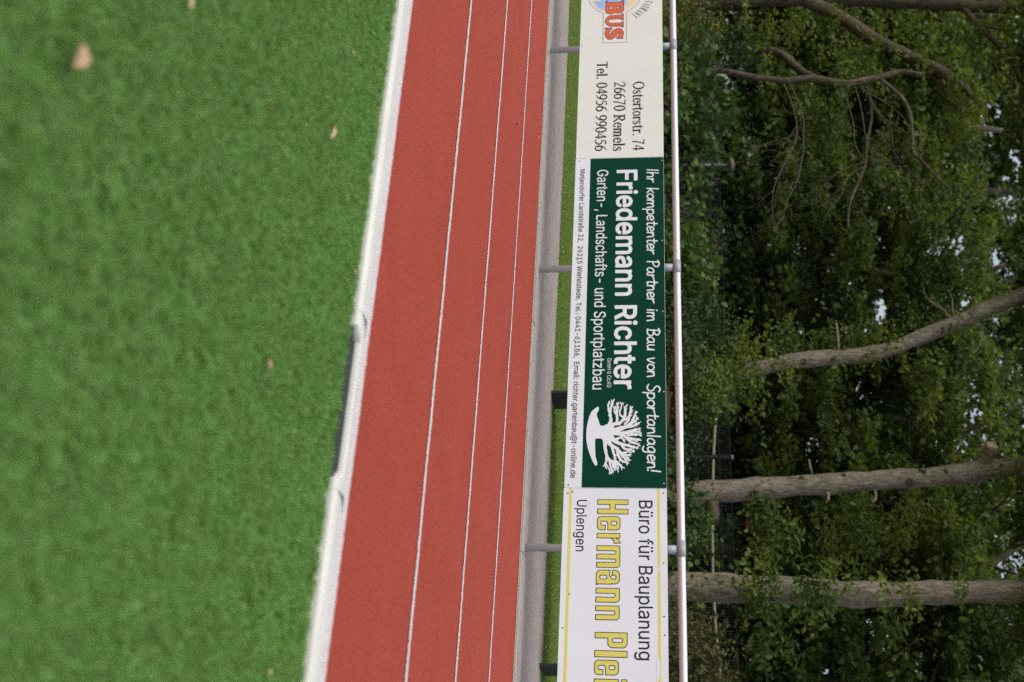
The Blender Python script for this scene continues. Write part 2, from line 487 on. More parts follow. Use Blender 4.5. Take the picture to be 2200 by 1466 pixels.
def fr_filter(P, mx_=60):
    x, y, z = project(P)
    k = (x > -mx_) & (x < 2200+mx_) & (y > -mx_*1.5) & (y < 1466+mx_*1.5) & (z > 0)
    return P[k]
def turf_grass():
    nt_ = 54000
    T = np.stack([rng.uniform(-4.4, 0.1, nt_), rng.uniform(1.1, 3.415, nt_), np.full(nt_, -0.007)], 1)
    T = fr_filter(T, 90); nt_ = len(T); k = 11
    P = np.repeat(T, k, 0); P[:, :2] += rng.normal(0, .0062, (nt_*k, 2))
    la = np.repeat(rng.uniform(0, 2*np.pi, nt_), k)+rng.normal(0, .55, nt_*k)
    lm = np.abs(np.repeat(rng.uniform(.35, 1.35, nt_), k)+rng.normal(0, .3, nt_*k))
    hs = np.repeat(rng.uniform(.8, 1.12, nt_), k)
    ok = P[:, 1] < 3.403
    grass('turf_grass', P[ok], 0.027, 0.0026, 0.75, M['turf_blade'], 'short green artificial turf fibres', la[ok], lm[ok], hs[ok])
turf_grass()
def lawn_grass():
    n = 230000
    P = np.stack([rng.uniform(-14, -1.0, n), 10.58+np.abs(rng.normal(0, 1, n))*0.0+rng.uniform(0, 2.1, n), np.zeros(n)], 1)
    P[:, 2] = np.interp(P[:, 1], [p[0] for p in PROFILE], [p[1] for p in PROFILE])+0.008
    P = fr_filter(P, 60)
    k = rng.uniform(0, 1, len(P)) < 0.6+0.4*np.sin(P[:, 0]*3.1+np.sin(P[:, 1]*5))*np.sin(P[:, 1]*4+2*np.sin(P[:, 0]*1.7))
    P = P[k]
    grass('lawn_grass', P, 0.05, 0.005, 0.6, M['lawn_blade'], 'mown green lawn grass behind the asphalt path')
lawn_grass()
def litter(name, x, y, sd, n, size, m, label, zf):
    P = np.stack([x, y, zf], 1)
    me = MB()
    for p in P:
        a = random.uniform(0, 6.28); L = size*random.uniform(.5, 1.3); W = L*random.uniform(.2, .5)
        c, q = math.cos(a), math.sin(a); h = random.uniform(0, .012)
        me.add([(p[0]-c*L/2, p[1]-q*L/2, p[2]), (p[0]-q*W/2, p[1]+c*W/2, p[2]+h), (p[0]+c*L/2, p[1]+q*L/2, p[2]+h*.4), (p[0]+q*W/2, p[1]-c*W/2, p[2]+h)], [(0,1,2,3)])
    tag(me.build(name, m), label, kind='stuff')
_n = 420
_y = np.concatenate([10.62+np.abs(rng.normal(0, .22, _n//2)), rng.uniform(10.65, 12.2, _n//2)])
litter('lawn_litter', rng.uniform(-13, -1.5, _n), _y, 0, _n, .045, M['fallen_leaf_pale'], 'pale dry leaf bits and clippings on the lawn', np.interp(_y, [p[0] for p in PROFILE], [p[1] for p in PROFILE])+.04)
_n = 260
_y = np.concatenate([8.665+np.abs(rng.normal(0, .03, 110)), 10.58-np.abs(rng.normal(0, .12, 150))])
litter('path_litter', rng.uniform(-12, -1.5, _n), _y, 0, _n, .03, M['fallen_leaf_olive'], 'small dark plant bits lying along the path edges', np.full(_n, .006))

# ------------------------------------------------------------------ drain channel along the turf
def drain():
    prof = [(3.405,-.03),(3.405,.020),(3.412,.030),(3.425,.034),(3.50,.030),(3.545,.018),(3.572,.008),(3.578,-.01)]
    # left, right: long channel runs with a slanted end face next to the inlet
    def run(xa, xb, slant_b, label):
        n = len(prof)
        mb = MB()
        vs = []
        for x, s in ((xa, 0 if slant_b else 1), (xb, 1 if slant_b else 0)):
            for y, z in prof:
                t = (y-3.405)/0.173
                vs.append((x, y, z))
        mb.add(vs, [(k, n+k, n+k+1, k+1) for k in range(n-1)]+[tuple(range(n)), tuple(range(2*n-1, n-1, -1))])
        t = thing('drain_channel', ((xa+xb)/2, 3.49, 0), label, 'drain channel', 'cream drain channels edging the turf')
        mb.build('channel_body', M['cream_polymer'], t)
        return t
    run(-24, -2.0445, True, 'long cream drain channel left of the dark grate, along the turf edge')
    run(-1.3905, 8, False, 'cream drain channel starting right of the dark grate, by the turf edge')
    t = thing('drain_inlet', (-1.72, 3.49, 0), 'short cream drain inlet piece with a dark ribbed grate facing the turf', 'drain inlet')
    mb = MB(); n = len(prof)
    st = [(-2.0435, 0), (-1.99, 0), (-1.945, 1), (-1.472, 1), (-1.428, 0), (-1.3915, 0)]
    vs = []
    for i, (x, cut) in enumerate(st):
        for y, z in prof:
            yy = max(y, 3.454+.3*(y-3.405)) if cut and y < 3.475 else y
            t_e = ((y-3.405)/0.173)
            vs.append((x+(.02*t_e if i in (1, 4) else 0), yy, z))
    mb.add(vs, [(i*n+k, (i+1)*n+k, (i+1)*n+k+1, i*n+k+1) for i in range(len(st)-1) for k in range(n-1)]+[tuple(range(n)), tuple(range(6*n-1, 5*n-1, -1))])
    mb.build('inlet_body', M['cream_polymer'], t)
    g = MB()
    x0, x1 = -1.985, -1.435
    g.box((x0, 3.412, -.05), (x1, 3.452, -.004))
    for i in range(33):
        xa = x0+(x1-x0)*(i+.2)/33
        g.box((xa, 3.415, -.004), (xa+.009, 3.450, .012))
    g.box((x0, 3.411, -.004), (x1, 3.415, .014)); g.box((x0, 3.450, -.004), (x1, 3.4535, .014))
    g.build('grate', M['grate'], t)
    # dark gaps at the two joints
    for xa in (-2.0445, -1.3925):
        s = MB()
        pts = []
        for i in range(9):
            y = 3.41+.155*i/8; tt = (y-3.405)/0.173
            wv = .009+.042*max(0, 1-abs(i-6.0)/3.0)**.6
            pts.append((xa-wv*.3, y, wv))
        zz = np.interp([p[1] for p in pts], [q[0] for q in prof], [q[1] for q in prof])
        vs = [(x, y, z+.0015) for (x, y, wv), z in zip(pts, zz)]+[(x+wv, y, z+.0015) for (x, y, wv), z in zip(pts, zz)]
        s.add(vs, [(i, i+1, 10+i, 9+i) for i in range(8)])
        s.build('joint', M['grate'], t)
drain()

# ------------------------------------------------------------------ railing
YR, ZR, RR = 8.886, 1.214, 0.031
def railing():
    t = thing('railing', (-5.7, YR, 0), 'pale aluminium pipe railing on round posts carrying the advertising boards', 'railing')
    mb = MB()
    mb.tube([(x, YR, ZR) for x in np.linspace(-21, 5, 14)], RR, 28)
    mb.build('top_rail', M['aluminium'], t, True)
    for i in range(-4, 4):
        x = -5.74+2.59*i
        p = MB()
        p.lathe((x, YR, -0.05), [(RR, 0), (RR, 1.17), (RR, 1.215)], 24)
        p.build('post', M['steel_post'], t, True)
        s = MB()
        s.tube([(x-.066, YR, ZR), (x+.066, YR, ZR)], RR+.0035, 28)
        s.build('tee_sleeve', M['galvanised'], t, True)
        s = MB()
        s.lathe((x, YR, 1.06), [(RR+.0035, 0), (RR+.0035, .115)], 24)
        s.build('post_socket', M['galvanised'], t, True)
    return t
railing()

# ------------------------------------------------------------------ lettering engine (signed distance -> filled outline)
class Glyph:
    def __init__(s): s.ops = []
    def cap(s, x0, y0, r0, x1, y1, r1, sub=False): s.ops.append(('c', (x0,y0,r0,x1,y1,r1), sub)); return s
    def box(s, x0, y0, x1, y1, r=0.0, sub=False): s.ops.append(('b', (x0,y0,x1,y1,r), sub)); return s
    def circ(s, x, y, r, sub=False): s.ops.append(('c', (x,y,r,x+1e-6,y,r), sub)); return s
    def poly(s, pts, sub=False): s.ops.append(('p', np.array(pts, float), sub)); return s
    def stroke(s, pts, r, step=0.05, smooth=True):
        """pts (x,y) or (x,y,r)"""
        q = np.array([(p[0], p[1], p[2] if len(p) > 2 else r) for p in pts], float)
        if smooth and len(q) > 2: q = spline(q, step)
        for a, b in zip(q[:-1], q[1:]): s.cap(a[0], a[1], a[2], b[0], b[1], b[2])
        return s
    def ell(s, cx, cy, rx, ry, a0, a1, rt, rT, n=22):
        an = np.radians(np.linspace(a0, a1, n))
        pts = [(cx+rx*math.cos(a), cy+ry*math.sin(a), rt+(rT-rt)*abs(math.cos(a))**1.4) for a in an]
        return s.stroke(pts, 0, smooth=False)
    def moved(s, dx, dy=0.0, k=1.0, ky=None, shear=0.0):
        """copy scaled by k (x) / ky (y) and moved; radii scale by the mean"""
        ky = ky or k
        g = Glyph(); km = (k*ky)**.5
        fx = lambda x, y: dx+k*(x+shear*y)
        fy = lambda y: dy+ky*y
        for t, p, sub in s.ops:
            if t == 'c': g.ops.append(('c', (fx(p[0],p[1]), fy(p[1]), p[2]*km, fx(p[3],p[4]), fy(p[4]), p[5]*km), sub))
            elif t == 'b': g.ops.append(('b', (fx(p[0],0), fy(p[1]), fx(p[2],0), fy(p[3]), p[4]*km), sub))
            else: g.ops.append(('p', np.stack([fx(p[:,0],p[:,1]), fy(p[:,1])], 1), sub))
        return g
    def rot(s, ang, cx, cy):
        g = Glyph(); c, n = math.cos(ang), math.sin(ang)
        f = lambda x, y: (cx+c*x-n*y, cy+n*x+c*y)
        for t, p, sub in s.ops:
            if t == 'c':
                a = f(p[0], p[1]); b = f(p[3], p[4]); g.ops.append(('c', (*a, p[2], *b, p[5]), sub))
        return g
    def bounds(s):
        lo = [1e9, 1e9]; hi = [-1e9, -1e9]
        for t, p, sub in s.ops:
            if sub: continue
            if t == 'c': b = (min(p[0]-p[2], p[3]-p[5]), min(p[1]-p[2], p[4]-p[5]), max(p[0]+p[2], p[3]+p[5]), max(p[1]+p[2], p[4]+p[5]))
            elif t == 'b': b = p[:4]
            elif t == 'm': q = np.concatenate(p); b = (*q.min(0), *q.max(0))
            else: b = (*p.min(0), *p.max(0))
            lo = [min(lo[0], b[0]), min(lo[1], b[1])]; hi = [max(hi[0], b[2]), max(hi[1], b[3])]
        return lo+hi
    def sdf(s, X, Y):
        d = np.full(X.shape, 1e3)
        for t, p, sub in s.ops:
            if t == 'c':
                x0, y0, r0, x1, y1, r1 = p
                dx, dy = x1-x0, y1-y0; L2 = dx*dx+dy*dy+1e-18
                h = np.clip(((X-x0)*dx+(Y-y0)*dy)/L2, 0, 1)
                e = np.hypot(X-x0-h*dx, Y-y0-h*dy)-(r0+h*(r1-r0))
            elif t == 'b':
                x0, y0, x1, y1, r = p
                qx = np.abs(X-(x0+x1)/2)-(x1-x0)/2+r; qy = np.abs(Y-(y0+y1)/2)-(y1-y0)/2+r
                e = np.hypot(np.maximum(qx, 0), np.maximum(qy, 0))+np.minimum(np.maximum(qx, qy), 0)-r
            else:
                e = np.full(X.shape, 1e9); ins = np.zeros(X.shape, bool)
                segs = [ab for c_ in (p if t == 'm' else [p]) for ab in zip(c_, np.roll(c_, -1, 0))]
                for (ax, ay), (bx, by) in segs:
                    dx, dy = bx-ax, by-ay
                    h = np.clip(((X-ax)*dx+(Y-ay)*dy)/(dx*dx+dy*dy+1e-18), 0, 1)
                    e = np.minimum(e, np.hypot(X-ax-h*dx, Y-ay-h*dy))
                    c = ((ay > Y) != (by > Y))
                    xi = ax+(Y-ay)*dx/(dy if abs(dy) > 1e-12 else 1e-12)
                    ins ^= c & (X < xi)
                e = np.where(ins, -e, e)
            d = np.maximum(d, -e) if sub else np.minimum(d, e)
        return d

def fill_mesh(mb, g, res, Yp, grow=0.0, band=None, mi=0):
    """marching squares over the glyph field; polygons in the plane Y=Yp facing -Y"""
    x0, y0, x1, y1 = g.bounds()
    m = res*2+max(grow, 0)
    xs = np.arange(x0-m, x1+m+res, res); ys = np.arange(y0-m, y1+m+res, res)
    X, Y = np.meshgrid(xs, ys)
    D = g.sdf(X, Y)-grow
    if band: D = np.maximum(D, -(D+band))
    D = np.where(np.abs(D) < 1e-7, -1e-7, D)
    I = D < 0
    full = I[:-1,:-1] & I[:-1,1:] & I[1:,:-1] & I[1:,1:]
    some = (I[:-1,:-1] | I[:-1,1:] | I[1:,:-1] | I[1:,1:]) & ~full
    vs = []; fs = []
    for j in range(full.shape[0]):
        r = full[j].astype(np.int8)
        e = np.flatnonzero(np.diff(np.concatenate([[0], r, [0]])))
        for a, b in zip(e[::2], e[1::2]):
            o = len(vs)
            vs += [(xs[a],Yp,ys[j]),(xs[b],Yp,ys[j]),(xs[b],Yp,ys[j+1]),(xs[a],Yp,ys[j+1])]
            fs.append((o,o+1,o+2,o+3))
    for j, i in zip(*np.nonzero(some)):
        c = [(xs[i],ys[j],D[j,i]),(xs[i+1],ys[j],D[j,i+1]),(xs[i+1],ys[j+1],D[j+1,i+1]),(xs[i],ys[j+1],D[j+1,i])]
        pol = []
        for k in range(4):
            a = c[k]; b = c[(k+1) % 4]
            if a[2] < 0: pol.append((a[0], Yp, a[1]))
            if (a[2] < 0) != (b[2] < 0):
                t = a[2]/(a[2]-b[2])
                pol.append((a[0]+t*(b[0]-a[0]), Yp, a[1]+t*(b[1]-a[1])))
        if len(pol) >= 3:
            o = len(vs); vs += pol; fs.append(tuple(range(o, o+len(pol))))
    mb.add(vs, fs, mi)

# ---- three hand-drawn alphabets
HW = {}
def hw(ch, wdt, *strokes, dots=()):
    g = Glyph()
    for s in strokes: g.stroke(s, 0.048, 0.06)
    for d in dots: g.circ(d[0], d[1], 0.065)
    HW[ch] = (g, wdt)
hw('I', .25, [(.04,0),(.04,1)])
hw('h', .50, [(.02,1),(.02,0)], [(.02,.28),(.15,.52),(.30,.52),(.36,.3),(.37,0)])
hw('r', .40, [(.02,.55),(.03,0)], [(.03,.3),(.14,.5),(.32,.54)])
hw('k', .46, [(.03,1),(.02,0)], [(.36,.56),(.04,.26)], [(.10,.31),(.38,0)])
hw('o', .50, [(.22,.55),(.04,.42),(.04,.14),(.22,0),(.40,.14),(.40,.42),(.22,.55)])
hw('m', .76, [(.02,.55),(.03,0)], [(.03,.33),(.14,.53),(.26,.5),(.30,0)], [(.30,.33),(.42,.53),(.55,.5),(.6,.2),(.64,0)])
hw('p', .50, [(.03,.55),(.02,-.38)], [(.03,.42),(.18,.56),(.38,.44),(.36,.1),(.16,-.01),(.03,.12)])
hw('e', .48, [(.04,.26),(.36,.32),(.34,.48),(.18,.56),(.03,.38),(.06,.08),(.22,0),(.40,.08)])
hw('t', .40, [(.16,.86),(.15,.1),(.22,0),(.32,.04)], [(0,.58),(.34,.61)])
hw('n', .50, [(.02,.55),(.03,0)], [(.03,.3),(.16,.53),(.30,.5),(.35,.22),(.39,0)])
hw('P', .56, [(.10,0),(.10,.98)], [(-.02,.88),(.2,1.02),(.46,.86),(.38,.58),(.10,.46)])
hw('a', .54, [(.36,.46),(.22,.56),(.03,.36),(.05,.08),(.2,0),(.34,.18),(.37,.52)], [(.37,.52),(.38,.1),(.47,0)])
hw('i', .20, [(.03,.55),(.04,0)], dots=[(.04,.80)])
hw('B', .62, [(.12,0),(.12,.98)], [(-.02,.92),(.2,1.02),(.45,.84),(.36,.60),(.14,.52)], [(.14,.52),(.45,.46),(.52,.2),(.34,0),(.06,.02)])
hw('u', .50, [(.02,.55),(.04,.15),(.15,0),(.31,.12),(.36,.55)], [(.36,.55),(.38,0)])
hw('v', .46, [(.02,.55),(.17,0),(.38,.55)])
hw('S', .56, [(.46,.9),(.28,1.02),(.08,.86),(.16,.62),(.40,.42),(.42,.12),(.2,-.02),(0,.1)])
hw('l', .20, [(.04,1),(.04,0)])
hw('g', .52, [(.35,.48),(.22,.56),(.03,.36),(.06,.08),(.2,.02),(.34,.2),(.36,.52)], [(.36,.52),(.37,-.2),(.23,-.38),(.02,-.3)])
hw('!', .14, [(.06,1),(.04,.3)], dots=[(.03,.03)])

SF = {}
t_, T_ = 0.026, 0.066
def sf(ch, wdt, g): SF[ch] = (g, wdt)
G = Glyph
def stem(g, x, y0, y1, r=T_): return g.box(x-r, y0, x+r, y1)
sf('O', .80, G().ell(.37,.5,.33,.49,0,360,t_,T_))
sf('o', .48, G().ell(.23,.31,.19,.31,0,360,t_,T_*.9))
sf('s', .42, G().stroke([(.33,.50,.02),(.26,.62,.02),(.10,.60,.035),(.05,.48,.045),(.18,.35,.058),(.32,.22,.05),(.30,.06,.035),(.16,.0,.02),(.04,.05,.02),(.03,.17,.022)], .03, .04))
sf('t', .36, G().stroke([(.14,.86,.03),(.14,.7,T_*.9),(.14,.12,T_*.9),(.22,.0,.03),(.33,.05,.018)], .03, .05).box(0,.62,.31,.66))
sf('e', .47, G().ell(.23,.32,.19,.32,5,318,t_,T_*.9).box(.05,.36,.42,.395))
sf('r', .40, stem(G(), .13, 0, .64).box(0,0,.28,.03).box(.01,.61,.14,.645).stroke([(.15,.44,.022),(.22,.58,.026),(.30,.62,.04),(.35,.57,.05)], .03, .04))
sf('.', .24, G().circ(.10,.05,.06))
sf('7', .54, G().box(.03,.93,.48,.995).stroke([(.45,.96,.022),(.28,.5,.035),(.20,.0,.05)], .03))
sf('4', .55, stem(G(), .36, 0, .99, .05).stroke([(.34,.96,.022),(.02,.30,.022)], .02).box(.0,.26,.52,.315))
sf('2', .54, G().stroke([(.04,.74,.024),(.10,.92,.028),(.24,.98,.028),(.39,.86,.052),(.38,.66,.055),(.22,.36,.034),(.04,.05,.022)], .03, .04).box(.02,.0,.45,.075))
sf('6', .54, G().ell(.25,.31,.20,.30,0,360,t_,T_*.9).stroke([(.045,.32,T_*.9),(.10,.66,.05),(.24,.88,.03),(.42,.99,.018)], .03))
sf('9', .54, G().ell(.25,.68,.20,.30,0,360,t_,T_*.9).stroke([(.455,.67,T_*.9),(.40,.34,.05),(.26,.12,.03),(.08,.01,.018)], .03))
sf('0', .54, G().ell(.25,.5,.20,.48,0,360,t_,T_*.95))
sf('5', .54, G().box(.14,.91,.45,.985).stroke([(.14,.95,.022),(.08,.58,.022)], .02).stroke([(.08,.58,.022),(.24,.62,.028),(.40,.48,.05),(.42,.27,.056),(.30,.07,.04),(.15,.01,.022),(.04,.05,.024)], .03, .05))
sf('R', .72, stem(G(), .14, 0, .985).box(0,0,.28,.03).box(0,.955,.2,.985).ell(.26,.74,.26,.235,-90,90,t_,T_).box(.14,.955,.27,.985).box(.14,.49,.3,.52).stroke([(.28,.5,.05),(.62,.02,.052)], .05).box(.54,0,.72,.028))
g_ = G()
for x in (.13, .42, .71): stem(g_, x, 0, .56).box(x-.13, 0, x+.13, .03)
for x in (.13, .42): g_.stroke([(x+.02,.46,.022),(x+.10,.60,.028),(x+.20,.63,.04),(x+.27,.55,T_),(x+.29,.4,T_)], .03, .05)
sf('m', .90, g_.box(.13-T_,.5,.13+T_,.64).box(0,.61,.14,.645))
sf('l', .30, stem(G(), .13, 0, .99).box(0,0,.26,.03).box(.01,.96,.14,.99))
sf('T', .64, stem(G(), .30, 0, .97).box(.18,0,.42,.03).box(.0,.945,.60,.985).box(.0,.80,.022,.985).box(.578,.80,.6,.985))
sf('A', .66, G().stroke([(.30,.98,.022),(.05,.01,.022)], .02).stroke([(.30,.98,.03),(.56,.01,.055)], .05).box(.13,.32,.48,.36).box(-.04,0,.16,.03).box(.44,0,.68,.03))
sf('U', .66, stem(G(), .10, .2, .985).stroke([(.10,.25,T_),(.14,.08,.045),(.30,.0,.03),(.46,.1,.022),(.5,.25,.022),(.5,.98,.022)], .03).box(-.02,.955,.22,.985).box(.4,.955,.6,.985))
sf('N', .70, G().stroke([(.08,.01,.022),(.08,.97,.022)], .02).stroke([(.08,.97,.05),(.54,.02,.05)], .05).stroke([(.54,.02,.022),(.54,.98,.022)], .02).box(-.03,0,.2,.03).box(.44,.955,.66,.985))
sf('S', .56, G().stroke([(.42,.74,.018),(.38,.93,.022),(.22,.98,.028),(.07,.82,.048),(.14,.62,.056),(.36,.42,.058),(.44,.22,.05),(.32,.03,.03),(.14,.02,.022),(.03,.24,.02)], .03, .05))
sf('E', .58, stem(G(), .12, 0, .985).box(.0,0,.5,.034).box(0,.952,.48,.986).box(.12,.49,.38,.525).box(.478,0,.5,.2).box(.458,.8,.48,.986))

HB = {}     # heavy condensed grotesque, caps 1.0, x-height .74
XH = .74
HB['H'] = (G().box(0,0,.17,1).box(.335,0,.505,1).box(.1,.40,.4,.58), .505)
HB['e'] = (G().box(0,0,.48,XH,.13).box(.17,.45,.31,XH-.11,.05,True).box(.17,.11,.31,.33,.05,True).box(.25,.265,.6,.345,0,True), .48)
HB['r'] = (G().box(0,0,.17,XH).poly([(.17,.42),(.17,.60),(.23,.70),(.33,.755),(.35,.755),(.35,.555),(.26,.545),(.2,.50)]), .35)
HB['n'] = (G().box(.04,0.3,.47,XH+.01,.13).box(0,0,.17,XH).box(.30,0,.47,.5).box(.17,-.1,.30,XH-.13,.05,True), .47)
HB['m'] = (G().box(.04,.3,.455,XH+.01,.12).box(.36,.3,.74,XH+.01,.12).box(0,0,.17,XH).box(.285,0,.455,.5).box(.57,0,.74,.5).box(.17,-.1,.285,XH-.12,.05,True).box(.455,-.1,.57,XH-.12,.05,True), .74)
HB['a'] = (G().box(0,0,.46,XH,.14).box(.30,0,.47,.5).box(.46,0,.49,.06).box(.17,.47,.30,XH-.11,.05,True).box(-.1,.43,.2,.51,0,True).box(.17,.11,.30,.34,.05,True), .49)
HB['P'] = (G().box(0,0,.18,1).box(0,.40,.485,1,.15).box(0,.7,.2,1).box(.18,.54,.315,.86,.05,True), .485)
HB['l'] = (G().box(0,0,.18,1), .20)
HB['i'] = (G().box(0,0,.18,XH).box(0,.84,.18,1), .20)

def line_glyph(font, text, space=.34, track=0.0, shear=0.0):
    g = Glyph(); x = 0.0
    for ch in text:
        if ch == ' ': x += space; continue
        gl, wd = font[ch]
        g.ops += gl.moved(x, 0, 1, 1, shear).ops
        x += wd+track
    return g
def fit(g, X0, X1, Z0, cap):
    b = g.bounds()
    k = (X1-X0)/(b[2]-b[0])
    return g.moved(X0-k*b[0], Z0, k, cap)

